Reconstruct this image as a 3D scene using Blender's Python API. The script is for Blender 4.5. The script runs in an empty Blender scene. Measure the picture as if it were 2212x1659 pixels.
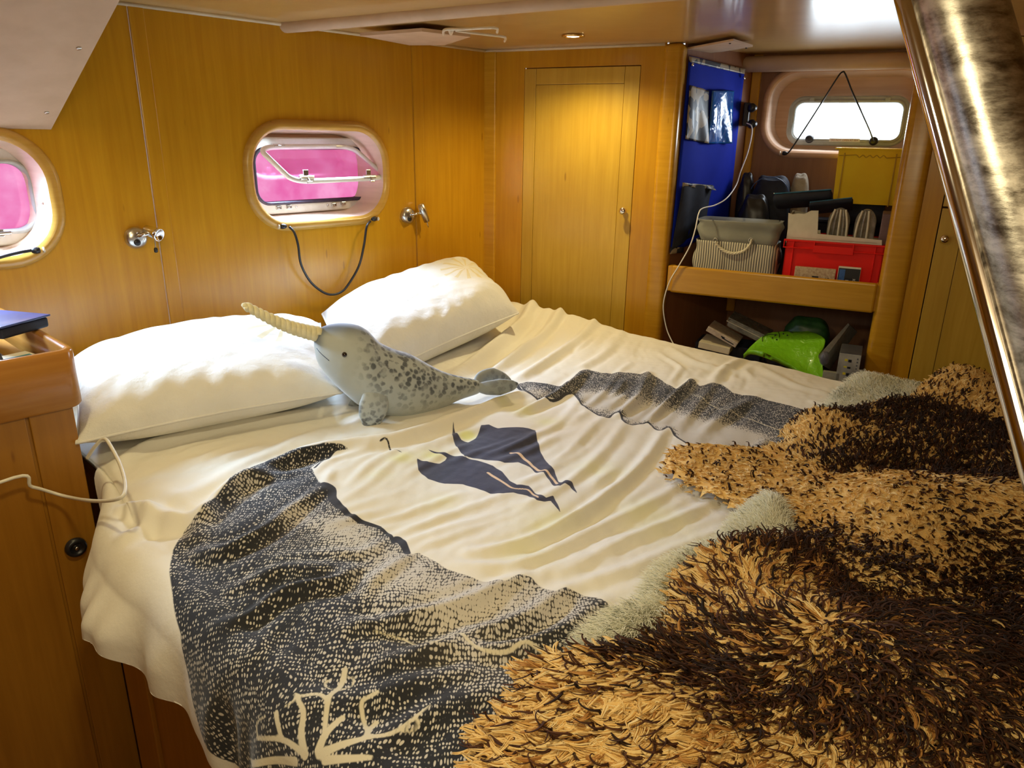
import bpy, bmesh, math, random
import numpy as np
from mathutils import Vector, Matrix
from mathutils.geometry import tessellate_polygon
random.seed(7); rng = np.random.default_rng(7)
S = bpy.context.scene; COL = S.collection

# ---------------------------------------------------------------- camera
F, CX, CY = 1580.0, 1106.0, 829.5
CAM = np.array([0, 0, 1.35])
_u = np.array([76, 4670, 1580.]); _u /= np.linalg.norm(_u)
_f = np.array([0, 0, -1.]); _f = _f - (_f @ _u) * _u; _f /= np.linalg.norm(_f)
_r = np.cross(_f, _u); RM = np.array([_r, _f, _u])
cam = bpy.data.cameras.new('camera'); co = bpy.data.objects.new('camera', cam); COL.objects.link(co)
cam.sensor_width = 36; cam.lens = F / 2212 * 36; cam.clip_start = .02
co.matrix_world = Matrix([[*RM[0], 0], [*RM[1], 0], [*RM[2], 1.35], [0, 0, 0, 1]])
S.camera = co
# ---------------------------------------------------------------- daylight outside the ports
w = bpy.data.worlds.new('sky'); S.world = w; w.use_nodes = True
bg = w.node_tree.nodes['Background']; bg.inputs[0].default_value = (.86, .95, 1, 1); bg.inputs[1].default_value = 4.0
S.view_settings.view_transform = 'Standard'; S.view_settings.look = 'None'
S.view_settings.gamma = 1; S.view_settings.use_curve_mapping = False
S.view_settings.exposure = 0.0

def ray(x, y):
    d = RM @ np.array([x - CX, -(y - CY), -F]); return d / np.linalg.norm(d)
def onz(x, y, z):
    d = ray(x, y); return CAM + (z - CAM[2]) / d[2] * d
def onp(x, y, p0, n):
    d = ray(x, y); return CAM + ((p0 - CAM) @ n) / (d @ n) * d
ZC = 1.68
C0 = onz(1049, 108, ZC); C0z = np.array([C0[0], C0[1], 0.])
D1 = np.array([.676, .737, 0]); D1 /= np.linalg.norm(D1); NL = np.array([D1[1], -D1[0], 0])
D2 = np.array([.899, -.438, 0]); D2 /= np.linalg.norm(D2); N2 = np.array([-D2[1], D2[0], 0])
Z = np.array([0, 0, 1.])
def L(l, off, z): return C0z - l * D1 + off * NL + z * Z          # left wall frame
def B(s, t, z): return C0z + s * D2 + t * N2 + z * Z              # door wall frame
def lpx(x, y, off=0.):
    p = onp(x, y, C0z + off * NL, NL); return (-(p - C0z) @ D1, p[2])
def bpx(x, y, t=0.):
    p = onp(x, y, C0z + t * N2, N2); return ((p - C0z) @ D2, p[2])

# ---------------------------------------------------------------- lights
def light(name, typ, loc, power, col, target=None, **k):
    d = bpy.data.lights.new(name, typ); d.energy = power; d.color = col
    for a, v in k.items(): setattr(d, a, v)
    o = bpy.data.objects.new(name, d); COL.objects.link(o); o.location = loc
    if target is not None:
        o.rotation_euler = (Vector(target) - Vector(loc)).to_track_quat('-Z', 'Y').to_euler()
    return o
WARM = (1, .82, .42)
lampA = onz(1238, 75, ZC)
light('downlight_beam', 'SPOT', lampA - [0, 0, .015], 24, WARM, lampA - Z, spot_size=2.6, spot_blend=.7, shadow_soft_size=.03)
light('downlight_beam', 'SPOT', L(1.95, .75, 1.66), 11, WARM, L(1.95, .7, 0), spot_size=2.7, spot_blend=.7, shadow_soft_size=.03)
light('downlight_beam', 'SPOT', (-.225, .56, 1.655), 19, (1, .86, .54), (-.15, .62, 0), spot_size=3.05, spot_blend=.35, shadow_soft_size=.05)
light('cabin_fill', 'AREA', (0.0, -.35, 1.6), 9, (1, .84, .52), (0, 1.6, .9), shape='RECTANGLE', size=.9, size_y=.5)  # unseen soft fill added behind the camera to brighten berth and alcove
light('port_daylight', 'AREA', L(.80, -.06, 1.27), 8, (.52, .74, 1), L(1.0, .38, .75), shape='RECTANGLE', size=.34, size_y=.12, spread=1.7)
light('port_daylight', 'AREA', L(1.92, -.06, 1.25), 7.5, (.52, .74, 1), L(1.62, .40, .75), shape='RECTANGLE', size=.34, size_y=.12, spread=1.8)
light('port_daylight', 'AREA', B(1.36, .52, 1.43), 2.0, (.8, .9, 1), B(1.2, 0, 1.25), shape='RECTANGLE', size=.38, size_y=.1, spread=2.6)

# ---------------------------------------------------------------- materials
MATS = {}
def mat(name, color=(.8, .8, .8), rough=.5, metal=0., coat=0., build=None, **k):
    if name in MATS: return MATS[name]
    m = bpy.data.materials.new(name); m.use_nodes = True; nt = m.node_tree
    p = nt.nodes['Principled BSDF']
    p.inputs['Base Color'].default_value = (*color, 1); p.inputs['Roughness'].default_value = rough
    p.inputs['Metallic'].default_value = metal; p.inputs['Coat Weight'].default_value = coat
    for a, v in k.items(): p.inputs[a.replace('_', ' ')].default_value = v
    if build: build(nt, p)
    MATS[name] = m; return m
def N(nt, typ, **k):
    n = nt.nodes.new(typ)
    for a, v in k.items():
        if a.startswith('i_'):
            key = a[2:]; n.inputs[int(key) if key.isdigit() else key.replace('_', ' ')].default_value = v
        else: setattr(n, a, v)
    return n
def ramp(nt, stops):
    r = nt.nodes.new('ShaderNodeValToRGB'); e = r.color_ramp.elements
    while len(e) < len(stops): e.new(.5)
    for i, (p, c) in enumerate(stops):
        e[i].position = p; e[i].color = (*c, 1) if len(c) == 3 else c
    return r
def mapping(nt, scale, coord='Object', rot=(0, 0, 0)):
    t = nt.nodes.new('ShaderNodeTexCoord'); m = nt.nodes.new('ShaderNodeMapping')
    m.inputs['Scale'].default_value = scale; m.inputs['Rotation'].default_value = rot
    nt.links.new(t.outputs[coord], m.inputs['Vector']); return m.outputs[0]
def noise(nt, vec, scale, detail=4, rough=.55, dist=0.):
    n = N(nt, 'ShaderNodeTexNoise'); n.inputs['Scale'].default_value = scale; n.inputs['Detail'].default_value = detail
    n.inputs['Roughness'].default_value = rough; n.inputs['Distortion'].default_value = dist
    nt.links.new(vec, n.inputs['Vector']); return n.outputs['Fac']
def mix(nt, fac, a, b, mode='MIX'):
    m = nt.nodes.new('ShaderNodeMix'); m.data_type = 'RGBA'; m.blend_type = mode
    for sock, v in ((0, fac), (6, a), (7, b)):
        if isinstance(v, (int, float)): m.inputs[sock].default_value = v
        elif isinstance(v, tuple): m.inputs[sock].default_value = (*v, 1)
        else: nt.links.new(v, m.inputs[sock])
    return m.outputs[2]
def math_(nt, op, a, b=None):
    m = nt.nodes.new('ShaderNodeMath'); m.operation = op
    for i, v in enumerate((a, b)):
        if v is None: continue
        if isinstance(v, (int, float)): m.inputs[i].default_value = v
        else: nt.links.new(v, m.inputs[i])
    return m.outputs[0]
def bump(nt, p, h, strength=.2, dist=.002):
    b = nt.nodes.new('ShaderNodeBump'); b.inputs['Strength'].default_value = strength; b.inputs['Distance'].default_value = dist
    nt.links.new(h, b.inputs['Height']); nt.links.new(b.outputs[0], p.inputs['Normal'])

def wood(name, c1, c2, rough=.3, vert=True, coat=.25):
    def bld(nt, p):
        sc = (26, 26, 1.3) if vert else (2, 2, 30)
        v = mapping(nt, sc)
        f = noise(nt, v, 2.2, 6, .6, .4)
        v2 = mapping(nt, (1.5, 1.5, .8)); f2 = noise(nt, v2, 2.5, 3)
        r1 = ramp(nt, [(.3, c1), (.7, c2)]); nt.links.new(f, r1.inputs[0])
        r2 = ramp(nt, [(.3, (.84, .80, .76)), (.7, (1, 1, 1))]); nt.links.new(f2, r2.inputs[0])
        c = mix(nt, 1., r1.outputs[0], r2.outputs[0], 'MULTIPLY')
        v3 = mapping(nt, (9, 9, 2.2)); vo = N(nt, 'ShaderNodeTexVoronoi'); vo.inputs['Scale'].default_value = 1.3
        nt.links.new(v3, vo.inputs['Vector'])
        r3 = ramp(nt, [(.035, (.45, .32, .2)), (.06, (1, 1, 1))]); nt.links.new(vo.outputs['Distance'], r3.inputs[0])
        c = mix(nt, .55, c, r3.outputs[0], 'MULTIPLY')
        nt.links.new(c, p.inputs['Base Color']); bump(nt, p, f, .05, .001)
    return mat(name, c1, rough, coat=coat, build=bld, Coat_Roughness=.2)
M_wood = wood('ash_veneer', (.54, .252, .007), (.64, .328, .014))
M_wood_h = wood('ash_lipping', (.55, .275, .012), (.66, .35, .022), vert=False, rough=.25)
M_wood_d = wood('ash_door_veneer', (.56, .34, .030), (.66, .42, .050), rough=.35)
M_wood_dk = wood('cabinet_veneer', (.36, .155, .011), (.44, .20, .018), rough=.4)
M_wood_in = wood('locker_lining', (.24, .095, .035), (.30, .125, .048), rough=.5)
M_pinkwood = wood('port_surround_wood', (.62, .36, .20), (.72, .44, .27), rough=.35, vert=False)
def _ceil(nt, p):
    f = noise(nt, mapping(nt, (1, 1, 1)), 9, 5)
    r = ramp(nt, [(.3, (.58, .35, .11)), (.7, (.65, .42, .15))]); nt.links.new(f, r.inputs[0])
    nt.links.new(r.outputs[0], p.inputs['Base Color'])
    f2 = noise(nt, mapping(nt, (3, 40, 3)), 4, 3); bump(nt, p, f2, .05, .002)
M_ceil = mat('ceiling_vinyl', rough=.28, build=_ceil, coat=.5, Coat_Roughness=.12)
M_soffit = mat('headliner', (.66, .46, .29), .6, build=lambda nt, p: (nt.links.new(ramp_noise(nt, (.60, .42, .27), (.68, .49, .33), 12), p.inputs['Base Color'])))if False else None
def ramp_noise(nt, a, b, sc, detail=4, lo=.35, hi=.65, coord='Object'):
    f = noise(nt, mapping(nt, (1, 1, 1), coord), sc, detail); r = ramp(nt, [(lo, a), (hi, b)]); nt.links.new(f, r.inputs[0]); return r.outputs[0]
def mottled(name, a, b, sc=12, rough=.6, bumpy=0., bsc=200, **k):
    def bld(nt, p):
        nt.links.new(ramp_noise(nt, a, b, sc), p.inputs['Base Color'])
        if bumpy: bump(nt, p, noise(nt, mapping(nt, (1, 1, 1)), bsc, 3), bumpy, .001)
    return mat(name, a, rough, build=bld, **k)
M_soffit = mottled('headliner', (.60, .42, .27), (.67, .48, .32), 12)
M_sur = wood('port_rim_wood', (.54, .29, .045), (.64, .37, .075), rough=.3, vert=False)
M_bead = mottled('ivory_bead', (.75, .62, .42), (.8, .68, .5), 20, .4)
M_chrome = mat('chrome', (.85, .85, .87), .08, 1.)
M_satin = mat('satin_nickel', (.62, .60, .56), .28, 1.)
M_alu = mottled('painted_frame_metal', (.68, .64, .55), (.75, .72, .64), 30, .35)
M_grey = mottled('grey_frame_metal', (.40, .42, .40), (.48, .50, .48), 30, .4)
M_black = mottled('black_rubber', (.012, .012, .014), (.02, .02, .024), 40, .35)
M_navy = mottled('navy_fabric', (.008, .010, .022), (.014, .018, .035), 40, .75)
M_seal = mottled('dark_seal', (.03, .02, .03), (.05, .03, .05), 40, .4)
M_groove = mottled('joint_shadow_gap', (.10, .045, .012), (.13, .06, .018), 40, .8)
def _pink(nt, p):
    nt.nodes.remove(p); out = nt.nodes['Material Output']
    tr = N(nt, 'ShaderNodeBsdfTransparent'); gl = N(nt, 'ShaderNodeBsdfGlossy'); gl.inputs['Roughness'].default_value = .08
    nt.links.new(ramp_noise(nt, (.52, .21, .35), (.56, .33, .43), 9), tr.inputs['Color'])
    m = N(nt, 'ShaderNodeMixShader'); m.inputs[0].default_value = .06
    nt.links.new(tr.outputs[0], m.inputs[1]); nt.links.new(gl.outputs[0], m.inputs[2]); nt.links.new(m.outputs[0], out.inputs[0])
M_pink = mat('pink_tinted_acrylic', build=_pink)
def _clear(tint, gloss):
    def f(nt, p):
        nt.nodes.remove(p); out = nt.nodes['Material Output']
        tr = N(nt, 'ShaderNodeBsdfTransparent'); tr.inputs['Color'].default_value = (*tint, 1)
        gl = N(nt, 'ShaderNodeBsdfGlossy'); gl.inputs['Roughness'].default_value = .05
        m = N(nt, 'ShaderNodeMixShader'); m.inputs[0].default_value = gloss
        nt.links.new(tr.outputs[0], m.inputs[1]); nt.links.new(gl.outputs[0], m.inputs[2]); nt.links.new(m.outputs[0], out.inputs[0])
    return f
M_clear = mat('clear_acrylic', build=_clear((.93, .96, .98), .06))
M_vis = mat('pink_reflecting_acrylic', build=_clear((.93, .72, .84), .10))
def _cloth(name, a, b, weave=.25):
    def bld(nt, p):
        nt.links.new(ramp_noise(nt, a, b, 5), p.inputs['Base Color'])
        f = noise(nt, mapping(nt, (1, 1, 1)), 900, 2); f2 = noise(nt, mapping(nt, (1, 1, 1)), 28, 5, .6)
        h = math_(nt, 'ADD', math_(nt, 'MULTIPLY', f, .25), math_(nt, 'MULTIPLY', f2, 1.6)); bump(nt, p, h, weave, .003)
    return mat(name, a, .85, build=bld, Sheen_Weight=.2)

# ---------------------------------------------------------------- mesh helpers
BASE = {}
def setp(o, label=None, cat=None, group=None, kind=None, category=None):
    cat = cat or category
    for k, v in (('label', label), ('category', cat), ('group', group), ('kind', kind)):
        if v: o[k] = v
    return o
def thing(name, label, cat, loc, group=None, kind=None):
    o = bpy.data.objects.new(name, None); COL.objects.link(o); o.location = loc; o.empty_display_size = .05
    BASE[o] = np.array(loc, float); return setp(o, label, cat, group, kind)
def mk(name, V, Fc, m, parent=None, smooth=False, **p):
    V = np.asarray(V, float)
    if parent is not None: base = BASE[parent]
    else: base = np.array([(V[:, 0].min() + V[:, 0].max()) / 2, (V[:, 1].min() + V[:, 1].max()) / 2, V[:, 2].min()])
    me = bpy.data.meshes.new(name); me.from_pydata((V - base).tolist(), [], [list(map(int, f)) for f in Fc]); me.update()
    o = bpy.data.objects.new(name, me); COL.objects.link(o); me.materials.append(m)
    if smooth: me.polygons.foreach_set('use_smooth', [True] * len(me.polygons))
    if parent is not None: o.parent = parent
    else: o.location = base
    BASE[o] = base; return setp(o, **p)
def frm(o, x, y, z): return Matrix([[x[0], y[0], z[0], o[0]], [x[1], y[1], z[1], o[1]], [x[2], y[2], z[2], o[2]], [0, 0, 0, 1]])
def boxg(c, hx, hy, hz, bev=0., seg=2):
    """c centre, hx/hy/hz half-extent vectors"""
    bm = bmesh.new(); bmesh.ops.create_cube(bm, size=2.)
    lx, ly, lz = (np.linalg.norm(v) for v in (hx, hy, hz))
    for v in bm.verts: v.co = Vector((v.co.x * lx, v.co.y * ly, v.co.z * lz))
    if bev > 0: bmesh.ops.bevel(bm, geom=list(bm.edges), offset=min(bev, .45 * 2 * min(lx, ly, lz)), segments=seg, affect='EDGES', profile=.5)
    R = np.array([hx / lx, hy / ly, hz / lz])
    V = np.array([v.co[:] for v in bm.verts]) @ R + np.asarray(c, float); Fc = [[v.index for v in f.verts] for f in bm.faces]
    bm.verts.index_update(); bm.free()
    if np.dot(np.cross(hx, hy), hz) < 0: Fc = [f[::-1] for f in Fc]
    return V, Fc
def box(name, c, hx, hy, hz, m, parent=None, bev=.002, **p):
    V, Fc = boxg(c, np.asarray(hx, float), np.asarray(hy, float), np.asarray(hz, float), bev); return mk(name, V, Fc, m, parent, **p)
def merge(parts):
    V, Fc, n = [], [], 0
    for v, f in parts:
        V.append(np.asarray(v, float)); Fc += [[i + n for i in q] for q in f]; n += len(v)
    return np.vstack(V), Fc
def smoothpts(P, k=6):
    P = [np.asarray(p, float) for p in P]
    if len(P) < 3: return np.array(P)
    out = []
    for i in range(len(P) - 1):
        p0 = P[max(i - 1, 0)]; p1 = P[i]; p2 = P[i + 1]; p3 = P[min(i + 2, len(P) - 1)]
        for j in range(k):
            t = j / k; out.append(.5 * ((2 * p1) + (-p0 + p2) * t + (2 * p0 - 5 * p1 + 4 * p2 - p3) * t * t + (-p0 + 3 * p1 - 3 * p2 + p3) * t ** 3))
    out.append(P[-1]); return np.array(out)
def tubeg(P, r, n=8, closed=False, ry=None):
    P = np.asarray(P, float); m = len(P); rr = np.broadcast_to(np.asarray(r, float), (m,))
    V, Fc = [], []; T = np.zeros_like(P)
    for i in range(m):
        a, b = (P[(i - 1) % m], P[(i + 1) % m]) if closed else (P[max(i - 1, 0)], P[min(i + 1, m - 1)])
        T[i] = (b - a) / (np.linalg.norm(b - a) + 1e-12)
    up = np.array([0, 0, 1.]) if abs(T[0][2]) < .9 else np.array([1., 0, 0])
    x = np.cross(T[0], up); x /= np.linalg.norm(x)
    for i in range(m):
        x = x - (x @ T[i]) * T[i]; x /= np.linalg.norm(x); y = np.cross(T[i], x)
        for j in range(n):
            a = 2 * math.pi * j / n; V.append(P[i] + rr[i] * (math.cos(a) * x + math.sin(a) * y))
    for i in range(m if closed else m - 1):
        k = (i + 1) % m
        for j in range(n): Fc.append([i * n + j, i * n + (j + 1) % n, k * n + (j + 1) % n, k * n + j])
    if not closed: Fc.append(list(range(n))[::-1]); Fc.append([(m - 1) * n + j for j in range(n)])
    return np.array(V), Fc
def tube(name, P, r, m, parent=None, n=8, closed=False, **p):
    V, Fc = tubeg(P, r, n, closed); return mk(name, V, Fc, m, parent, smooth=True, **p)
def latheg(prof, c, axis, n=24):
    """prof: (radius, height) list, rotated about axis at c"""
    axis = np.asarray(axis, float); axis /= np.linalg.norm(axis)
    up = np.array([0, 0, 1.]) if abs(axis[2]) < .9 else np.array([1., 0, 0])
    x = np.cross(axis, up); x /= np.linalg.norm(x); y = np.cross(axis, x)
    V, Fc = [], []
    for r, h in prof:
        for j in range(n):
            a = 2 * math.pi * j / n; V.append(np.asarray(c) + axis * h + r * (math.cos(a) * x + math.sin(a) * y))
    for i in range(len(prof) - 1):
        for j in range(n): Fc.append([i * n + j, i * n + (j + 1) % n, (i + 1) * n + (j + 1) % n, (i + 1) * n + j])
    Fc.append(list(range(n))[::-1]); Fc.append([(len(prof) - 1) * n + j for j in range(n)])
    return np.array(V), Fc
def lathe(name, prof, c, axis, m, parent=None, n=24, **p):
    V, Fc = latheg(prof, c, axis, n); return mk(name, V, Fc, m, parent, smooth=True, **p)
def rrect(cx, cy, hw, hh, r, k=8):
    P = []
    for (sx, sy, a0) in ((1, 1, 0), (-1, 1, 90), (-1, -1, 180), (1, -1, 270)):
        for j in range(k + 1):
            a = math.radians(a0 + 90 * j / k); P.append((cx + sx * (hw - r) + r * math.cos(a), cy + sy * (hh - r) + r * math.sin(a)))
    return P
def plate(fn, outer, holes, off, thick):
    """flat sheet with holes; fn(u, off, v) -> world; closed slab"""
    polys = [outer] + holes; pts = [p for q in polys for p in q]
    tri = tessellate_polygon([[Vector((x, y, 0)) for x, y in q] for q in polys]); n = len(pts)
    V = [fn(x, off, y) for x, y in pts] + [fn(x, off - thick, y) for x, y in pts]
    Fc = [list(t) for t in tri] + [[i + n for i in t][::-1] for t in tri]; k = 0
    for q in polys:
        m = len(q)
        for j in range(m): Fc.append([k + j, k + (j + 1) % m, k + (j + 1) % m + n, k + j + n])
        k += m
    return np.array(V), Fc
def fixn(o):
    bm = bmesh.new(); bm.from_mesh(o.data); bmesh.ops.recalc_face_normals(bm, faces=bm.faces); bm.to_mesh(o.data); bm.free(); return o
def loft(fn, rings, closed_first=False):
    """rings: list of (points2d, off)"""
    V, Fc = [], []; n = len(rings[0][0])
    for q, off in rings:
        for x, y in q: V.append(fn(x, off, y))
    for i in range(len(rings) - 1):
        for j in range(n): Fc.append([i * n + j, i * n + (j + 1) % n, (i + 1) * n + (j + 1) % n, (i + 1) * n + j])
    return np.array(V), Fc
def text(name, body, size, M, m, parent, ext=.0003, **p):
    c = bpy.data.curves.new(name, 'FONT'); c.body = body; c.size = size; c.extrude = ext; c.align_x = 'CENTER'; c.align_y = 'CENTER'
    c.materials.append(m); o = bpy.data.objects.new(name, c); COL.objects.link(o)
    M = M.copy(); M.translation = Vector(np.array(M.translation) - BASE[parent]); o.parent = parent; o.matrix_basis = M; BASE[o] = BASE[parent]
    bpy.context.view_layer.update(); me = bpy.data.meshes.new_from_object(o.evaluated_get(bpy.context.evaluated_depsgraph_get())); q = bpy.data.objects.new(name, me); COL.objects.link(q)
    q.parent = parent; q.matrix_basis = M; BASE[q] = BASE[parent]; bpy.data.objects.remove(o); q.name = name; return setp(q, **p)
def copy_tree(o, base_off, parent=None):
    c = o.copy(); COL.objects.link(c); c.parent = parent; BASE[c] = BASE[o] + base_off
    if parent is None: c.location = Vector(np.array(o.location) + base_off)
    for ch in list(o.children): copy_tree(ch, base_off, c)
    return c
def fbm(x, y, sc, seed, octv=3):
    r = np.random.default_rng(seed); out = np.zeros_like(x); amp = 1.
    for o_ in range(octv):
        for k in range(6):
            a = r.uniform(0, 2 * math.pi); f = sc * (2 ** o_) * r.uniform(.6, 1.4); ph = r.uniform(0, 6.28)
            out += amp * np.sin((x * math.cos(a) + y * math.sin(a)) * f + ph) / 6
        amp *= .5
    return out

# ================================================================ THE ROOM SHELL
def quadwall(name, fn, u0, u1, z0, z1, holes, m, parent=None, off=0., th=.012, **p):
    V, Fc = plate(fn, [(u0, z0), (u1, z0), (u1, z1), (u0, z1)], holes, off, th); return fixn(mk(name, V, Fc, m, parent, **p))
P1, P2, P3 = L(3.6, 0, 0), L(3.6, 3.8, 0), B(3.6, 0, 0)
FZ = -.30
# floor / ceiling
quad = [(-3.6, -2.9), (3.9, -2.9), (3.9, 4.4), (-3.6, 4.4)]
fl = mk('floor', [(x, y, FZ) for x, y in quad] + [(x, y, FZ - .03) for x, y in quad], [[0, 1, 2, 3], [7, 6, 5, 4], [0, 4, 5, 1], [1, 5, 6, 2], [2, 6, 7, 3], [3, 7, 4, 0]], wood('cabin_sole', (.16, .06, .02), (.22, .09, .03), .35), kind='structure')
ce = mk('ceiling', [(x, y, ZC) for x, y in quad] + [(x, y, ZC + .03) for x, y in quad], [[3, 2, 1, 0], [4, 5, 6, 7], [1, 5, 4, 0], [2, 6, 5, 1], [3, 7, 6, 2], [0, 4, 7, 3]], M_ceil, kind='structure')

# left wall: port openings at l=.80 and l=1.92
PW, PH = .262, .150        # half size of the opening in the veneer
port1 = (.805, 1.212); port2 = (1.918, 1.178)
hole1 = rrect(*port1, PW, PH, .12); hole2 = rrect(*port2, PW, PH, .12)
wl = quadwall('wall_left', L, .3905, 1.345, FZ, ZC, [hole1], M_wood, kind='structure')
quadwall('panel', L, .0, .3375, FZ, ZC, [], M_wood, wl, off=0.)
quadwall('panel', L, 1.3895, 3.6, FZ, ZC, [hole2], M_wood, wl)
for a, b in ((.3375, .3885), (1.345, 1.3875)):
    box('batten', L((a + b) / 2, -.003, ZC / 2), -D1 * (b - a) / 2, NL * .008, Z * ZC / 2, M_wood, wl, .003)
box('corner_post', L(.0, -.012, ZC / 2) , D2 * .062, N2 * .010, Z * ZC / 2, M_wood_h, wl, .006)
box('joint_backing', L(1.8, -.028, ZC / 2), -D1 * .5, NL * .002, Z * ZC / 2 * .001, M_groove, wl, 0)
# door wall
wb = quadwall('wall_back', B, .03, .1765, FZ, ZC, [], M_wood, off=.012, kind='structure')
quadwall('panel', B, .1765, .655, 1.6090, ZC, [], M_wood, wb, off=.012)
quadwall('panel', B, .655, .745, FZ, ZC, [], M_wood, wb, off=.012)
quadwall('backing_panel', B, .17, .66, 0, 1.62, [], M_groove, wb, off=.040)
V, Fc = boxg(B(.772, .03, ZC / 2), D2 * .038, N2 * .038, Z * ZC / 2, .02, 4); mk('post', V, Fc, M_wood_h, wb, smooth=True)
# right-hand part of the same wall
wr = quadwall('wall_right', B, 2.252, 3.6, FZ, ZC, [], M_wood, off=.012, kind='structure')
V, Fc = boxg(B(1.612, .03, ZC / 2), D2 * .045, N2 * .040, Z * ZC / 2, .022, 4); mk('post', V, Fc, M_wood_h, wr, smooth=True)
quadwall('panel', B, 1.655, 1.7125, FZ, ZC, [], M_wood, wr, off=.012)
quadwall('panel', B, 1.7125, 2.252, 1.6615, ZC, [], M_wood, wr, off=.012)
quadwall('backing_panel', B, 1.66, 2.5, FZ, ZC, [], M_groove, wr, off=.040)
# closing walls behind the camera
def wall2(name, a, b):
    d = (b - a) / np.linalg.norm(b - a); n = np.array([-d[1], d[0], 0]); V, Fc = boxg((a + b) / 2 + Z * (ZC + FZ) / 2, (b - a) / 2, n * .015, Z * (ZC - FZ) / 2, 0); mk(name, V, Fc, M_wood, kind='structure')
wall2('wall_front', P1, P2); wall2('wall_side', P2, P3)
# ceiling bead along the walls, trims
tube('trim_1', [L(1.50, .004, ZC - .004), L(0, .004, ZC - .004)], .006, M_bead, n=8, kind='structure')
tube('trim_2', [B(0, -.004, ZC - .004), B(.74, -.004, ZC - .004)], .006, M_bead, n=8, kind='structure')
ta, tb = onz(600, 52, ZC), onz(1500, -29, ZC); ta2 = ta + (ta - tb) / np.linalg.norm(tb - ta) * .01
V, Fc = tubeg(smoothpts([ta + [0, 0, .01], ta + (tb - ta) * .015 - [0, 0, .006], ta + (tb - ta) * .5 - [0, 0, .004], tb - [0, 0, .004]], 8), .022, 14); mk('trim_3', V, Fc, M_soffit, smooth=True, kind='structure')

# soffit over the left port: sloping headliner panel
sa = L(1.626, .002, 1.349); sb = L(3.4, .002, 1.349); ang = math.radians(24); dv = NL * math.cos(ang) + Z * math.sin(ang); q = (ZC - 1.349 + .0) / math.sin(ang)
nn = np.cross(D1, dv); nn /= np.linalg.norm(nn); nn = nn if nn[2] > 0 else -nn
V = [sa, sb, sb + dv * q, sa + dv * q]; V += [v + nn * .014 for v in V]
so = fixn(mk('ceiling_soffit', V, [[0, 1, 2, 3], [7, 6, 5, 4], [0, 4, 5, 1], [1, 5, 6, 2], [2, 6, 7, 3], [3, 7, 4, 0]], M_soffit, kind='structure'))
for l_ in (.10, .42, .62):
    lathe('screw_cap', [(.006, 0), (.005, .0025)], sa + dv * l_ - D1 * .03, -nn, M_satin, so, 12)

# alcove lining: side walls splay, back wall with a port
AB = .50
port3 = (1.345, 1.462); P3W, P3H = .29, .152
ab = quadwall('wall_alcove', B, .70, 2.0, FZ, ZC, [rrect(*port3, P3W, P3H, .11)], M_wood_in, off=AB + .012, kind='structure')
def slab(name, a, b, z0, z1, th, m, parent=None, **p):
    a = np.array([*a[:2], 0]); b = np.array([*b[:2], 0]); d = (b - a) / np.linalg.norm(b - a); n = np.array([-d[1], d[0], 0])
    V, Fc = boxg((a + b) / 2 + Z * (z0 + z1) / 2, (b - a) / 2, n * th / 2, Z * (z1 - z0) / 2, 0); return mk(name, V, Fc, m, parent, **p)
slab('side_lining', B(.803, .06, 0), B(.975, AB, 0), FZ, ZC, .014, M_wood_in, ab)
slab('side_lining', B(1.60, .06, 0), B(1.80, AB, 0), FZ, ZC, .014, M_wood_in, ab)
box('lower_board', B(1.25, .16, .482), D2 * .55, N2 * .36, Z * .008, M_wood_in, ab, 0)
box('corner_batten', B(.995, AB - .01, 1.15), D2 * .018, N2 * .012, Z * .53, M_wood, ab, .004)
V, Fc = tubeg([B(.87, AB - .06, 1.640), B(1.78, AB - .06, 1.640)], .030, 16); mk('trim_4', V, Fc, M_soffit, smooth=True, kind='structure')

# shelf with deep fiddle board
sh = thing('shelf', 'wooden alcove shelf with deep rounded front board', 'shelf', B(1.2, .2, .76))
s0, s1 = .835, 1.565
V, Fc = boxg(B((s0 + s1) / 2, .0, .829), D2 * (s1 - s0) / 2, N2 * .011, Z * .053, .008, 3); mk('front_board', V, Fc, M_wood_h, sh, smooth=False)
box('board', B((.835 + 1.72) / 2, .25, .785), D2 * .445, N2 * .235, Z * .008, M_wood_in, sh, .001)
for s_ in (s0 - .005, s1 + .008): box('end_block', B(s_, .02, .829), D2 * .012, N2 * .02, Z * .05, M_wood_h, sh, .004)

# doors ------------------------------------------------------------
def knob(name, c, n, parent, r=.0145, m=None, **p):
    return lathe(name, [(.011, 0), (.011, .002), (.006, .004), (.006, .014), (r * .8, .016), (r, .021), (r, .025), (r * .75, .030), (r * .3, .0325)], c, n, m or M_chrome, parent, 24, **p)
def door(name, s0, s1, z0, z1, sl, sr, top, kb=None):
    d = thing(name, None, None, B((s0 + s1) / 2, 0, z0), kind='structure'); g = .0012
    def pc(nm, a, b, c, e, m): box(nm, B((a + b) / 2, .008, (c + e) / 2), D2 * ((b - a) / 2 - g / 2), N2 * .009, Z * ((e - c) / 2 - g / 2), m, d, .0012)
    pc('stile', s0, s0 + sl, z0, z1, M_wood_d); pc('stile', s1 - sr, s1, z0, z1, M_wood_d)
    pc('rail', s0 + sl, s1 - sr, z1 - top, z1, M_wood_d); 
    box('door_panel', B((s0 + sl + s1 - sr) / 2, .0095, (z0 + z1 - top) / 2), D2 * ((s1 - sr - s0 - sl) / 2 - g / 2), N2 * .009, Z * ((z1 - top - z0) / 2 - g / 2), M_wood_d, d, .0012)
    if kb: knob('knob', B(kb[0], -.011, kb[1]), -N2, d)
    return d
door('door_1', .178, .6535, .42, 1.606, .050, .060, .060, (.628, 1.081))
door('door_2', 1.7155, 2.25, 1.153, 1.66, .07, .06, .06, None)
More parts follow.
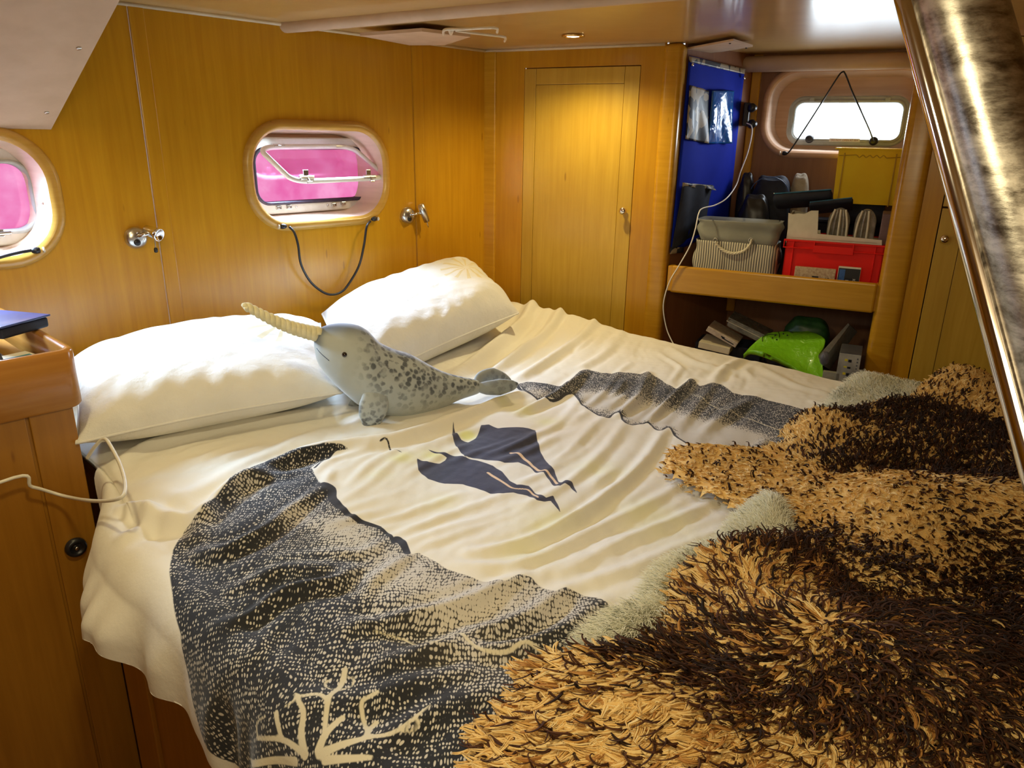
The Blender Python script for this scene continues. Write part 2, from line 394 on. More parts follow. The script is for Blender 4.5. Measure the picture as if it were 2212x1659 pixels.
door('door_3', 1.7155, 2.25, .30, 1.148, .07, .06, .06, (1.738, 1.052))

# ceiling hatch panels and lamp -------------------------------------
def flap(name, px, z, label, th=.010):
    V = [onz(x, y, z) for x, y in px]; n = len(V); V += [v + Z * th for v in V]
    Fc = [list(range(n))[::-1], [n + i for i in range(n)]] + [[i, (i + 1) % n, (i + 1) % n + n, i + n] for i in range(n)]
    t = thing(name, label, 'panel', V[0]); fixn(mk('panel_board', V, Fc, M_soffit, t)); return t
t = flap('vent_panel', [(778, 78), (912, 68), (1016, 80), (960, 98), (885, 98)], 1.655, 'loose wooden ceiling panel above the left wall with a white wire hook')
mk('packing_block', *boxg(onz(890, 82, 1.672), D2 * .05, N2 * .05, Z * .008, .002), M_wood_dk, t)
M_ivory = mottled('ivory_plastic', (.78, .68, .52), (.84, .75, .6), 30, .35)
hk = thing('wire_hook', 'thin ivory plastic hook arm sticking out of the ceiling panel', 'hook', onz(1000, 72, 1.66))
for pl in ([(958, 74), (962, 64), (1000, 63), (1068, 60), (1074, 70)], [(985, 66), (1030, 72), (1080, 78), (1092, 82), (1090, 89)], [(970, 64), (974, 74), (978, 65)]):
    tube('wire', smoothpts([onz(x, y, 1.648) for x, y in pl], 5), .0042, M_ivory, hk, 8)
t = flap('ceiling_flap', [(1482, 107), (1584, 88), (1626, 101), (1560, 112), (1488, 118)], 1.662, 'cream ceiling access panel above the blue hanging organiser', .006)
for x, y in ((1577, 93), (1612, 103)): lathe('screw', [(.004, 0), (.003, .003)], onz(x, y, 1.662), -Z, M_black, t, 10)
dl = thing('downlight', 'lit round recessed ceiling lamp with brass rim', 'ceiling lamp', lampA)
V, Fc = latheg([(.026, .0), (.036, .0), (.040, .003), (.038, .007), (.028, .008), (.026, .004)], lampA - Z * .0, -Z, 32); mk('rim', V, Fc[:-2], mat('brass', (.75, .55, .25), .2, 1.), dl, smooth=True)
def _em(nt, p):
    p.inputs['Emission Color'].default_value = (1, .93, .75, 1); p.inputs['Emission Strength'].default_value = 12
lathe('lamp_lens', [(.027, 0), (.027, .0035), (.020, .006), (.008, .0075)], lampA, -Z, mat('lamp_glow', (.9, .9, .85), .4, build=_em), dl, 28)

# ================================================================ PORTS
cc_ = lambda c, W, u: c[0] + (W - .009) * np.sign(u)
M_reveal = wood('port_reveal_wood', (.66, .47, .34), (.78, .58, .44), rough=.35, vert=False)
def port(name, fn, c, W, H, r, depth, glass_m, rim_m, plate_m, open_frame, gc, gw, gh, gr, rim=.030, parts=True):
    n_out = lambda o: o
    t = thing(name, None, None, fn(c[0], 0, c[1] - H), kind='structure')
    k = 10
    ring = lambda hw, hh, rr, cc=c: rrect(cc[0], cc[1], hw, hh, rr, k)
    # moulded wooden surround (rounded profile) + tunnel
    V, Fc = loft(fn, [(ring(W + rim, H + rim, r + rim), .0), (ring(W + rim - .001, H + rim - .001, r + rim), .006), (ring(W + rim * .72, H + rim * .72, r + rim * .7), .014), (ring(W + rim * .35, H + rim * .35, r + rim * .4), .017),
                      (ring(W + .004, H + .004, r + .004), .014), (ring(W - .003, H - .003, r - .003), .006)])
    sr__ = fixn(mk('surround', V, Fc, rim_m, t, smooth=True))
    V, Fc = loft(fn, [(ring(W - .003, H - .003, r - .003), .006), (ring(W - .006, H - .006, r - .006), -depth * .2), (ring(W - .010, H - .010, r - .010), -depth * .7), (ring(W - .018, H - .016, r - .012), -depth)])
    fixn(mk('reveal', V, Fc, M_reveal, t, smooth=True))
    for u in (-.97, .97): lathe('screw', [(.004, 0), (.003, .002)], fn(cc_(c, W, u), -depth * .35, c[1] - .02), fn(c[0] - u, 0, 0) - fn(c[0], 0, 0), M_satin, t, 10)
    # recess back plate with opening
    V, Fc = plate(fn, ring(W + .0, H + .0, r), [rrect(gc[0], gc[1], gw + .012, gh + .012, gr + .01, k)], -depth + .004, .006); fixn(mk('recess_plate', V, Fc, plate_m, t))
    return t
def rq(px4, o4, rr=.22, k=6):
    """rounded quad through pixel corners on planes off the left wall -> world pts"""
    C = [onp(x, y, C0z + o * NL, NL) for (x, y), o in zip(px4, o4)]; out = []
    for i in range(4):
        p, a, b = C[i], C[i - 1], C[(i + 1) % 4]; s = p + (a - p) * rr; e = p + (b - p) * rr
        for j in range(k + 1):
            u = j / k; out.append((1 - u) ** 2 * s + 2 * u * (1 - u) * p + u * u * e)
    return np.array(out)
DEP = .11
# main port
g0 = lpx(560, 328, -DEP); g1 = lpx(784, 432, -DEP); gl, gr_ = lpx(553, 385, -DEP)[0], lpx(786, 375, -DEP)[0]
gz0, gz1 = lpx(680, 431, -DEP)[1], lpx(670, 324, -DEP)[1]
gc = ((gl + gr_) / 2, (gz0 + gz1) / 2); gw, gh = abs(gl - gr_) / 2, (gz1 - gz0) / 2
w1 = port('window_1', L, port1, PW, PH, .12, .13, M_pink, M_sur, M_pinkwood, True, gc, gw, gh, .045)
def port_frame(t, fn, gc, gw, gh, gr, dep, frame_m, seal_m, glass_m, fr=.028):
    k = 10
    V, Fc = loft(fn, [(rrect(*gc, gw + fr, gh + fr, gr + fr, k), -dep), (rrect(*gc, gw + fr, gh + fr, gr + fr, k), -dep + .016), (rrect(*gc, gw + fr - .004, gh + fr - .004, gr + fr, k), -dep + .02),
                      (rrect(*gc, gw + .008, gh + .008, gr + .008, k), -dep + .02), (rrect(*gc, gw + .004, gh + .004, gr, k), -dep)])
    f = fixn(mk('window_frame', V, Fc, frame_m, t, smooth=False)); BASE[f] = BASE[t]
    V, Fc = loft(fn, [(rrect(*gc, gw + .012, gh + .012, gr + .008, k), -dep + .019), (rrect(*gc, gw + .010, gh + .010, gr + .008, k), -dep + .026), (rrect(*gc, gw + .002, gh + .002, gr, k), -dep + .026), (rrect(*gc, gw, gh, gr, k), -dep - .01)])
    fixn(mk('seal', V, Fc, seal_m, f, smooth=True))
    V, Fc = plate(fn, rrect(*gc, gw + .003, gh + .003, gr, k), [], -dep - .008, .004); fixn(mk('pane', V, Fc, glass_m, f))
    return f
f1 = port_frame(w1, L, gc, gw, gh, .045, DEP + .015, M_alu, M_seal, M_pink, .042)
# opened inner light hinged at the top
qpx = [(556, 318), (758, 316), (836, 384), (634, 393)]; qo = [-DEP + .035, -DEP + .035, -.01, -.01]
Q = rq(qpx, qo, .20, 8)
hf = tube('hinged_frame', Q, .0090, M_alu, w1, 10, closed=True)
cen = Q.mean(0); V = np.vstack([Q, cen[None]]); m_ = len(Q); nq = np.cross(Q[5] - cen, Q[20] - cen); nq /= np.linalg.norm(nq)
V2 = np.vstack([V + nq * .0015, V - nq * .0015]); Fv = [[i, (i + 1) % m_, m_] for i in range(m_)] + [[(i + 1) % m_ + m_ + 1, i + m_ + 1, 2 * m_ + 1] for i in range(m_)]
mk('pane', V2, Fv, M_vis, hf)
for (x, y), o, w_ in (((655, 384), -.005, .016), ((790, 382), -.005, .016)):
    c_ = onp(x + 8, y, C0z + o * NL, NL)
    V, Fc = merge([tubeg([c_ + D1 * w_ * 1.6, c_ - D1 * w_ * 1.6], .0075, 10), boxg(c_ + Z * .012 + NL * -.006, D1 * .010, NL * .003, Z * .014, .002), tubeg([c_ + NL * .004, c_ + NL * .016 - Z * .014], .004, 8), tubeg([c_ + NL * .016 - Z * .014 + D1 * .009, c_ + NL * .016 - Z * .014 - D1 * .009], .004, 8)])
    mk('latch', V, Fc, M_satin, hf, smooth=False)
for x, y in ((600, 316), (732, 316)):
    c_ = onp(x, y, C0z - (DEP - .03) * NL, NL)
    V, Fc = merge([boxg(c_, D1 * .022, NL * .009, Z * .008, .002), tubeg([c_ + D1 * .02 + NL * .01, c_ - D1 * .02 + NL * .01], .005, 10)]); mk('hinge', V, Fc, M_satin, w1)
for x, y in ((602, 449), (624, 447), (721, 442), (741, 439)):
    c_ = onp(x, y, C0z - (DEP - .008) * NL, NL); V, Fc = merge([boxg(c_, D1 * .0095, NL * .006, Z * .0065, .002), tubeg([c_ + NL * .006, c_ + NL * .010], .003, 8)]); mk('catch', V, Fc, M_satin, w1)
for x, y in ((623, 321), (703, 319), (785, 411), (640, 447), (708, 443), (555, 425)):
    c_ = onp(x, y, C0z - (DEP - .006) * NL, NL); lathe('screw', [(.004, 0), (.003, .003)], c_, NL, M_satin, w1, 10)
# left port (closed)
gc2 = (gc[0] + (port2[0] - port1[0]) + .012, gc[1] + port2[1] - port1[1])
w2 = port('window_2', L, port2, PW, PH, .12, .13, M_pink, M_sur, M_pinkwood, False, gc2, gw, gh, .045)
f2 = port_frame(w2, L, gc2, gw, gh, .045, DEP + .015, M_alu, M_grey, M_pink, .042)
for du in (-gw * .55, gw * .55):
    c_ = L(gc2[0] + du, -DEP + .02, gc2[1] - gh - .006); V, Fc = merge([boxg(c_, D1 * .016, NL * .006, Z * .010, .002), tubeg([c_ + D1 * .03 + NL * .008, c_ - D1 * .03 + NL * .008], .005, 10)]); mk('latch', V, Fc, M_satin, w2)
# alcove port
BF = lambda u, o, v: B(u, AB - o, v)
gl3, gr3 = bpx(1716, 260, AB + .09)[0], bpx(1947, 262, AB + .09)[0]; z30, z31 = bpx(1830, 301, AB + .09)[1], bpx(1830, 222, AB + .09)[1]
gc3 = ((gl3 + gr3) / 2, (z30 + z31) / 2); gw3, gh3 = (gr3 - gl3) / 2, (z31 - z30) / 2
w3 = port('window_3', BF, port3, P3W, P3H, .11, .13, M_clear, M_pinkwood, M_pinkwood, False, gc3, gw3, gh3, .03, rim=.026)
f3 = port_frame(w3, BF, gc3, gw3, gh3, .032, .10, M_grey, M_grey, M_clear, .026)
for u in (-.70, .70): box('hinge', BF(gc3[0] + u * gw3, -.075, gc3[1] + gh3 + .012), D2 * .010, N2 * .005, Z * .008, M_grey, w3)
for x, y in ((1748, 300), (1887, 305)):
    s_, z_ = bpx(x, y, AB + .05); lathe('knob', [(.006, 0), (.006, .012), (.0155, .013), (.017, .018), (.015, .026), (.009, .030)], B(s_, AB + .078, z_), -N2, M_black, w3, 20, label='black knob')
s_, z_ = bpx(1824, 303, AB + .072)
st_ = box('warning_sticker', B(s_, AB + .0745, z_ ), D2 * .058, N2 * .0006, Z * .0065, mat('white_sticker', (.8, .76, .72), .5), w3, 0)
text('lettering', 'DO NOT OPEN AT SEA', .0098, frm(B(s_, AB + .0735, z_), D2, Z, -N2), mat('red_print', (.35, .05, .04), .5), st_)
# ================================================================ (objects continue below)

# ================================================================ THE BED
def ab(P): q = np.asarray(P)[..., :3] - C0z; return -(q @ D1), q @ NL
bed = thing('bed_base', 'dark varnished wooden berth base below the hanging bedding', 'bed', L(1.0, 1.2, 0))
box('side_panel', L(1.86, 1.54, .12), -D1 * .012, NL * .865, Z * .42, M_wood_dk, bed, .003)
box('end_panel', L(.92, 2.40, .12), D1 * .86, NL * .012, Z * .42, M_wood_dk, bed, .003)
box('stile', L(1.877, .80, .12), -D1 * .006, NL * .05, Z * .42, M_wood_dk, bed, .003)
box('stile', L(1.877, 1.60, .12), -D1 * .006, NL * .05, Z * .42, M_wood_dk, bed, .003)
box('bunk_board', L(.93, 1.2, .545), D1 * .86, NL * 1.19, Z * .010, M_wood_dk, bed, .003)
M_mattress = _cloth('mattress_ticking', (.75, .72, .62), (.80, .77, .68))
mt = box('mattress', L(.93, 1.21, .590), D1 * .865, NL * 1.18, Z * .036, M_mattress, bed, .03)

GA0, GA1, GB0, GB1, ST = .035, 1.865, .02, 2.42, .004
DRP = .27
na, nb = int((GA1 + DRP - GA0) / ST) + 1, int((GB1 - GB0) / ST) + 1
ga = GA0 + ST * np.arange(na); gb = GB0 + ST * np.arange(nb)
GA, GB = np.meshgrid(ga, gb, indexing='ij'); H = np.zeros_like(GA)
CAMA, CAMB = 2.30, 2.28
R_ = .085
def drop(s_):
    th = np.minimum(s_ / R_, 1.35); rest = np.maximum(s_ - 1.35 * R_, 0)
    return R_ * np.sin(th) + rest * (.22 - 1.0 * rest), R_ * (1 - np.cos(th)) + rest * .97
def pab(P, z=.67):
    out = []
    for x, y in P:
        zz = z
        for _ in range(4):
            a, b = ab(onz(x, y, zz)); zz = .6 * zz + .4 * (.65 + hl(a, b))
        if a > GA1:                                   # the cloth turns down over the free edge: walk down the drop instead
            ss_ = np.linspace(0, .26, 80); l_, d_ = drop(ss_); pr = CAMA - (CAMA - GA1 - l_) * .7 / (.7 + d_); k_ = int(np.argmin(np.abs(pr - a)))
            b = CAMB - (CAMB - b) * (.7 + d_[k_]) / .7; a = GA1 + ss_[k_]
        out.append((float(a), float(b)))
    return np.array(out)
def hl(a, b):
    i = np.clip((np.asarray(a) - GA0) / ST, 0, na - 1.001); j = np.clip((np.asarray(b) - GB0) / ST, 0, nb - 1.001)
    i0 = i.astype(int); j0 = j.astype(int); fi = i - i0; fj = j - j0
    return (H[i0, j0] * (1 - fi) * (1 - fj) + H[i0 + 1, j0] * fi * (1 - fj) + H[i0, j0 + 1] * (1 - fi) * fj + H[i0 + 1, j0 + 1] * fi * fj)
def segd(X, Y, P):
    """distance to a polyline and the running parameter 0..1"""
    D = np.full(X.shape, 9.); T = np.zeros(X.shape); n = len(P) - 1
    for k in range(n):
        ax, ay = P[k]; bx, by = P[k + 1]; dx, dy = bx - ax, by - ay; l2 = dx * dx + dy * dy + 1e-12
        t = np.clip(((X - ax) * dx + (Y - ay) * dy) / l2, 0, 1); d = np.hypot(X - ax - t * dx, Y - ay - t * dy)
        m = d < D; D[m] = d[m]; T[m] = ((k + t) / n)[m]
    return D, T
def sub(P, pad):
    P = np.asarray(P); i0, i1 = [int(np.clip((v - GA0) / ST, 0, na)) for v in (P[:, 0].min() - pad, P[:, 0].max() + pad)]
    j0, j1 = [int(np.clip((v - GB0) / ST, 0, nb)) for v in (P[:, 1].min() - pad, P[:, 1].max() + pad)]
    return slice(i0, i1 + 1), slice(j0, j1 + 1)
def ridge(P, h, w, skew=0.):
    P = smoothpts([(*p, 0) for p in P], 5)[:, :2] if len(P) > 2 else np.asarray(P); s = sub(P, w * 3.2)
    if s[0].stop <= s[0].start or s[1].stop <= s[1].start: return
    D, T = segd(GA[s], GB[s], P); tap = np.clip(np.sin(np.pi * np.clip(T * .92 + .04, 0, 1)), 0, 1) ** .6
    H[s] += h * np.exp(-(D / w) ** 2) * tap - .35 * abs(h) * np.exp(-((D - 1.9 * w) / (.9 * w)) ** 2) * tap
def smst(a, b, x): t = np.clip((x - a) / (b - a), 0, 1); return t * t * (3 - 2 * t)
H += .010 * fbm(GA, GB, 5, 3) + .004 * fbm(GA, GB, 16, 4)
H += .045 * np.exp(-((GA - .05) / .10) ** 2) * smst(1.0, .30, GB)               # bedding pushed up against the door wall
H -= .02 * smst(.35, .0, GB)
H -= .018 * smst(1.76, 1.87, GA)
RID = [([(1172, 645), (1130, 692), (1060, 752), (985, 805)], .034, .030), ([(1228, 660), (1180, 712), (1110, 768), (1062, 802)], .026, .022),
       ([(1290, 690), (1235, 740), (1160, 790), (1120, 815)], .020, .022), ([(1345, 715), (1300, 765), (1240, 800)], .014, .020),
       ([(1125, 846), (980, 902), (860, 942), (760, 958), (640, 982), (530, 1030), (450, 1090)], .026, .026),
       ([(250, 1000), (330, 955), (480, 918), (620, 895), (740, 872)], .020, .024), ([(300, 1080), (420, 1055), (560, 985), (700, 930), (840, 905)], .010, .028),
       ([(225, 1110), (300, 1095), (370, 1120), (450, 1105)], .030, .026), ([(250, 1180), (300, 1140), (320, 1100)], .022, .022),
       ([(640, 1014), (531, 1035), (455, 1093), (420, 1150)], .018, .022), ([(705, 1045), (636, 1093), (576, 1141), (500, 1180), (430, 1190)], .020, .020),
       ([(726, 1215), (620, 1222), (560, 1243), (485, 1270)], .014, .018), ([(753, 1222), (726, 1252), (606, 1280), (540, 1325), (440, 1380)], .018, .018),
       ([(840, 1160), (780, 1190), (720, 1190), (600, 1200)], .010, .018), ([(886, 1190), (840, 1225), (800, 1255), (790, 1290)], .012, .018),
       ([(1122, 1240), (1000, 1300), (850, 1335), (750, 1345)], .016, .020), ([(1222, 1268), (1130, 1335), (1010, 1370), (900, 1395)], .016, .020),
       ([(1300, 1296), (1200, 1365), (1080, 1395), (950, 1400), (800, 1440)], .015, .020), ([(770, 1260), (800, 1320), (880, 1370), (1000, 1390)], -.014, .018),
       ([(1030, 1440), (900, 1465), (780, 1500), (640, 1530), (520, 1600)], .012, .024), ([(1100, 1480), (960, 1520), (850, 1575), (760, 1640)], .012, .022),
       ([(520, 1440), (480, 1520), (500, 1600)], .012, .03), ([(600, 1330), (540, 1420), (470, 1460)], .012, .022),
       ([(1350, 915), (1290, 985), (1210, 1050), (1130, 1090)], .013, .017), ([(1260, 850), (1215, 905), (1130, 950), (1060, 975)], .013, .018),
       ([(1310, 893), (1240, 960), (1160, 1010)], .010, .015), ([(1440, 918), (1385, 1000), (1280, 1090), (1150, 1160), (1020, 1190)], .016, .017),
       ([(1500, 1020), (1400, 1085), (1260, 1150), (1120, 1215), (1000, 1215)], .014, .017), ([(1560, 1070), (1450, 1125), (1330, 1172), (1220, 1235)], .014, .017),
       ([(1600, 1130), (1480, 1175), (1330, 1235), (1230, 1262)], .012, .018), ([(1100, 1060), (960, 1110), (860, 1150)], .008, .015), ([(1050, 1130), (960, 1160), (900, 1180)], .008, .014),
       ([(1265, 797), (1205, 850), (1120, 890)], .022, .018), ([(1330, 808), (1300, 850), (1255, 880)], .010, .014), ([(1400, 803), (1378, 855), (1335, 893)], .020, .017),
       ([(1495, 817), (1450, 860), (1400, 905)], .018, .014), ([(1540, 828), (1500, 880), (1460, 925)], .014, .018), ([(1640, 850), (1560, 900), (1500, 950)], .010, .022),
       ([(1600, 775), (1560, 800), (1540, 825)], .016, .020), ([(1640, 790), (1720, 830), (1800, 850)], .010, .022), ([(1450, 750), (1500, 780), (1600, 800)], .010, .02),
       ([(860, 965), (800, 1000), (760, 1040)], .012, .016), ([(720, 1010), (700, 1040)], .010, .014), ([(1000, 1060), (860, 1110), (800, 1120)], .009, .014)]
RP = []
for P, h, w_ in RID: p = pab(P); RP.append(p)
for p, (P, h, w_) in zip(RP, RID): ridge(p, h * (.78 if abs(h) > .0145 else .55), w_ * .8)
FL = np.vstack([(p[1:] + p[:-1]) / 2 for p in RP]); FD = np.vstack([p[1:] - p[:-1] for p in RP]); FD /= np.linalg.norm(FD, axis=1)[:, None]
for k in range(150):
    p = np.array([rng.uniform(.05, 1.75), rng.uniform(.35, 1.9)]); P = [p.copy()]; dprev = None
    for s_ in range(int(rng.integers(3, 8))):
        w_ = 1 / (((FL - p) ** 2).sum(1) + 1e-3) ** 2; A = (w_[:, None, None] * FD[:, :, None] * FD[:, None, :]).sum(0); ev, U = np.linalg.eigh(A); d = U[:, 1]
        if dprev is not None and d @ dprev < 0: d = -d
        dprev = d; p = p + d * .035; P.append(p.copy())
    ridge(np.array(P), rng.uniform(-.004, .0060), rng.uniform(.009, .016))
H += .0012 * fbm(GA, GB, 90, 9, 2)
# prints on the cloth: signed distances on the grid (positive inside)
def sdf(poly, X, Y):
    P = np.asarray(poly); n = len(P); D = np.full(X.shape, 9.); ins = np.zeros(X.shape, bool)
    for k in range(n):
        (ax, ay), (bx, by) = P[k], P[(k + 1) % n]; dx, dy = bx - ax, by - ay
        t = np.clip(((X - ax) * dx + (Y - ay) * dy) / (dx * dx + dy * dy + 1e-12), 0, 1); D = np.minimum(D, np.hypot(X - ax - t * dx, Y - ay - t * dy))
        if abs(dy) > 1e-12: ins ^= ((ay > Y) != (by > Y)) & (X < dx * (Y - ay) / dy + ax)
    return np.where(ins, D, -D)
def grow(arr, poly):
    s = sub(poly, .03); v = sdf(poly, GA[s], GB[s]); arr[s] = np.maximum(arr[s], v)
def stroke(arr, P, w0, w1=None, sm=True):
    P = pab(P); w1 = w0 if w1 is None else w1; P = smoothpts([(*p, 0) for p in P], 4)[:, :2] if sm and len(P) > 2 else P
    s = sub(P, .03); D, T = segd(GA[s], GB[s], P); arr[s] = np.maximum(arr[s], (w0 + (w1 - w0) * T) - D)
far = -np.ones_like(GA) * .05
knit, blk, pea, crm = far.copy(), far.copy(), far.copy(), far.copy()
K1 = [(367, 1235), (373, 1180), (397, 1140), (430, 1105), (470, 1068), (492, 1040), (530, 1008), (580, 985), (640, 968), (700, 956), (738, 959), (754, 968), (722, 974), (690, 990), (672, 1004), (680, 1022), (694, 1040), (712, 1046), (716, 1068), (732, 1086), (760, 1110), (790, 1124), (815, 1130), (842, 1150), (848, 1165), (864, 1157), (880, 1178), (888, 1194), (904, 1190), (935, 1206), (965, 1226), (1000, 1237), (1045, 1252), (1092, 1254), (1122, 1238), (1147, 1245), (1168, 1264), (1200, 1275), (1222, 1266), (1250, 1279), (1290, 1288), (1312, 1300), (1324, 1318), (1300, 1400), (1240, 1500), (1180, 1600), (1150, 1800), (520, 1800), (483, 1659), (440, 1580), (411, 1480), (392, 1380), (372, 1290)]
K2t = [(1115, 828), (1140, 821), (1180, 826), (1230, 822), (1250, 800), (1272, 795), (1300, 803), (1350, 802), (1400, 799), (1420, 812), (1440, 826), (1470, 831), (1490, 814), (1502, 820), (1512, 831), (1530, 826), (1560, 828), (1582, 846), (1640, 856), (1700, 872), (1760, 888), (1800, 905), (1700, 960), (1600, 985), (1520, 975)]
K2b = [(1130, 835), (1145, 846), (1180, 858), (1205, 862), (1225, 849), (1240, 846), (1255, 868), (1285, 888), (1310, 898), (1325, 890), (1340, 890), (1352, 908), (1372, 912), (1400, 908), (1415, 920), (1430, 923), (1446, 918), (1465, 940), (1492, 957)]
k1 = pab(K1); k2 = pab(K2t + K2b[::-1]); grow(knit, k1); grow(knit, k2)
stroke(blk, K2b, .0036, .0030)
stroke(crm, [(1500, 850), (1530, 868), (1570, 880), (1620, 900), (1660, 915), (1700, 930)], .0016, .0022)
stroke(blk, [(694, 1042), (715, 1052), (718, 1072), (735, 1090)], .011, .008); stroke(blk, [(735, 1090), (762, 1112), (792, 1126), (818, 1134)], .007, .005); stroke(blk, [(818, 1134), (842, 1152), (850, 1168)], .004, .004); stroke(blk, [(858, 1160), (870, 1170), (880, 1190)], .009, .006)
stroke(blk, [(680, 1005), (720, 975), (752, 968)], .004, .001); stroke(blk, [(822, 952), (836, 948), (846, 964), (868, 972)], .0026, .0016)
stroke(blk, [(1116, 829), (1128, 838), (1150, 850)], .006, .004)
BA = [(979, 910), (984, 930), (996, 945), (1012, 950), (1028, 942), (1036, 928), (1040, 916), (1056, 915), (1076, 922), (1100, 920), (1130, 920), (1156, 923), (1158, 936), (1166, 970), (1186, 1000), (1197, 1012), (1207, 1036), (1213, 1040), (1222, 1034), (1236, 1039), (1247, 1063), (1231, 1047), (1220, 1041), (1210, 1047), (1198, 1045), (1186, 1031), (1174, 1016), (1160, 1016), (1145, 1004), (1120, 993), (1090, 996), (1060, 990), (1030, 986), (1004, 982), (986, 960), (977, 935)]
BB = [(901, 987), (926, 996), (950, 997), (962, 990), (966, 984), (945, 975), (920, 966), (968, 978), (1002, 984), (1040, 993), (1064, 1002), (1084, 1015), (1100, 1034), (1116, 1044), (1142, 1046), (1162, 1064), (1180, 1074), (1195, 1069), (1204, 1085), (1211, 1104), (1200, 1090), (1190, 1078), (1176, 1081), (1160, 1079), (1140, 1066), (1110, 1061), (1085, 1063), (1060, 1061), (1030, 1050), (1000, 1041), (960, 1040), (925, 1030), (904, 1012)]
bird = far.copy(); grow(bird, pab(BA)); grow(bird, pab(BB)); bird += .0008
grow(blk, pab([(1393, 1236), (1420, 1214), (1455, 1204), (1480, 1215), (1440, 1240), (1412, 1260)]))
stroke(pea, [(1104, 973), (1122, 978), (1140, 992), (1165, 1011), (1180, 1013), (1195, 1030), (1204, 1040)], .0042, .0028); stroke(pea, [(1054, 1017), (1085, 1036), (1108, 1050), (1140, 1054), (1162, 1072)], .0034, .0024)
stroke(crm, [(808, 1361), (870, 1372), (935, 1385), (983, 1361), (1032, 1398), (1093, 1408), (1138, 1385), (1200, 1416)], .0018, .0034)
for P, w0, w1 in (([(660, 1640), (652, 1590), (655, 1545), (640, 1510)], .010, .004), ([(690, 1630), (705, 1590), (740, 1548)], .010, .006), ([(655, 1640), (610, 1605), (560, 1600)], .007, .004), ([(610, 1605), (602, 1565), (598, 1548)], .005, .006), ([(690, 1640), (745, 1610), (790, 1590), (860, 1572), (930, 1518)], .009, .003), ([(790, 1590), (800, 1560), (812, 1548)], .006, .006),
                  ([(700, 1590), (706, 1540), (712, 1500), (735, 1470), (745, 1440)], .005, .006), ([(712, 1515), (690, 1495), (650, 1500), (638, 1495)], .005, .004), ([(735, 1480), (760, 1470), (762, 1455), (750, 1455)], .0025, .0025), ([(735, 1480), (705, 1475), (702, 1462), (712, 1460)], .0025, .0025), ([(800, 1590), (780, 1520), (800, 1500), (815, 1492)], .004, .005), ([(700, 1655), (760, 1645), (800, 1640)], .009, .005), ([(640, 1655), (580, 1650), (540, 1655)], .009, .005), ([(860, 1572), (890, 1575), (905, 1560), (895, 1550)], .003, .003), ([(560, 1600), (555, 1570), (575, 1555)], .003, .003), ([(640, 1500), (630, 1520), (618, 1530)], .003, .003)):
    stroke(crm, P, w0 * .66, w1 * .66)
def gauss(L_):
    A = np.zeros_like(GA)
    for (x, y), rx, amp in L_:
        (a, b), = pab([(x, y)]); A += amp * np.exp(-((GA - a) ** 2 + (GB - b) ** 2) / rx ** 2)
    return A
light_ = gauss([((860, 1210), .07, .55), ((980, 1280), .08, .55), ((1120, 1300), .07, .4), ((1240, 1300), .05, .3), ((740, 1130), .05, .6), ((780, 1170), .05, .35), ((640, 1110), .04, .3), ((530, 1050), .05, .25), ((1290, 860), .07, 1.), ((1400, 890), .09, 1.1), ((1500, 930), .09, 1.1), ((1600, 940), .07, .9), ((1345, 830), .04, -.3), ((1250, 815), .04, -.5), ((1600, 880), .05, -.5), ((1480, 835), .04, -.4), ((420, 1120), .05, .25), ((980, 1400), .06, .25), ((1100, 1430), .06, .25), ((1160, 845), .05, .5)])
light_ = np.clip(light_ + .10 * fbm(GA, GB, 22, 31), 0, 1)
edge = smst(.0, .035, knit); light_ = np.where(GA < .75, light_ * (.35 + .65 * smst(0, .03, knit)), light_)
tint = np.clip(gauss([((1010, 938), .022, 1.3), ((935, 978), .03, .9), ((868, 985), .03, 1.), ((1130, 885), .03, .8), ((1090, 870), .03, .6), ((1180, 905), .04, .5), ((1300, 1010), .06, .4), ((1180, 1120), .06, .45), ((1380, 1090), .06, .4), ((1450, 1150), .06, .4), ((1130, 1190), .05, .4), ((960, 1080), .04, .3), ((820, 1020), .03, .4)]) * (.7 + .5 * fbm(GA, GB, 40, 12)), 0, 1)

# duvet mesh: top grid plus hanging drop along the free edge
HEM = (.030 + smst(.57, .66, gb) * (.18 + .025 * np.sin(gb * 9 + .6) + .012 * np.sin(gb * 23)) + .03 * smst(.9, 1.2, gb))[None]
lim = (1.822 + (GA1 - 1.822) * smst(.60, .95, gb))[None]; sA = np.clip(GA - GA1, 0, HEM); lo0, dz = drop(sA); rest = np.maximum(sA - 1.35 * R_, 0)
fade = smst(.66, .92, gb)[None]; wv = .010 * np.sin(gb * 23 + 4 * np.sin(gb * 5)) + .005 * np.sin(gb * 57 + 3 * np.sin(gb * 13))
lo = lo0 * (.25 + .75 * smst(.62, .92, GB)) + fade * (wv[None] + .045 * np.exp(-((gb - 1.0) / .16) ** 2)[None]) * smst(0, .12, rest + .3 * sA); lo = np.where(GB < .60, np.minimum(lo, .006), lo)
AE = np.minimum(GA, lim) + lo
V = L(0, 0, 0)[None, None] + (-D1)[None, None] * AE[..., None] + NL[None, None] * GB[..., None] + Z[None, None] * (.65 + H * np.where(GA > GA1, np.exp(-sA / .05), 1) - dz)[..., None]
NA = na
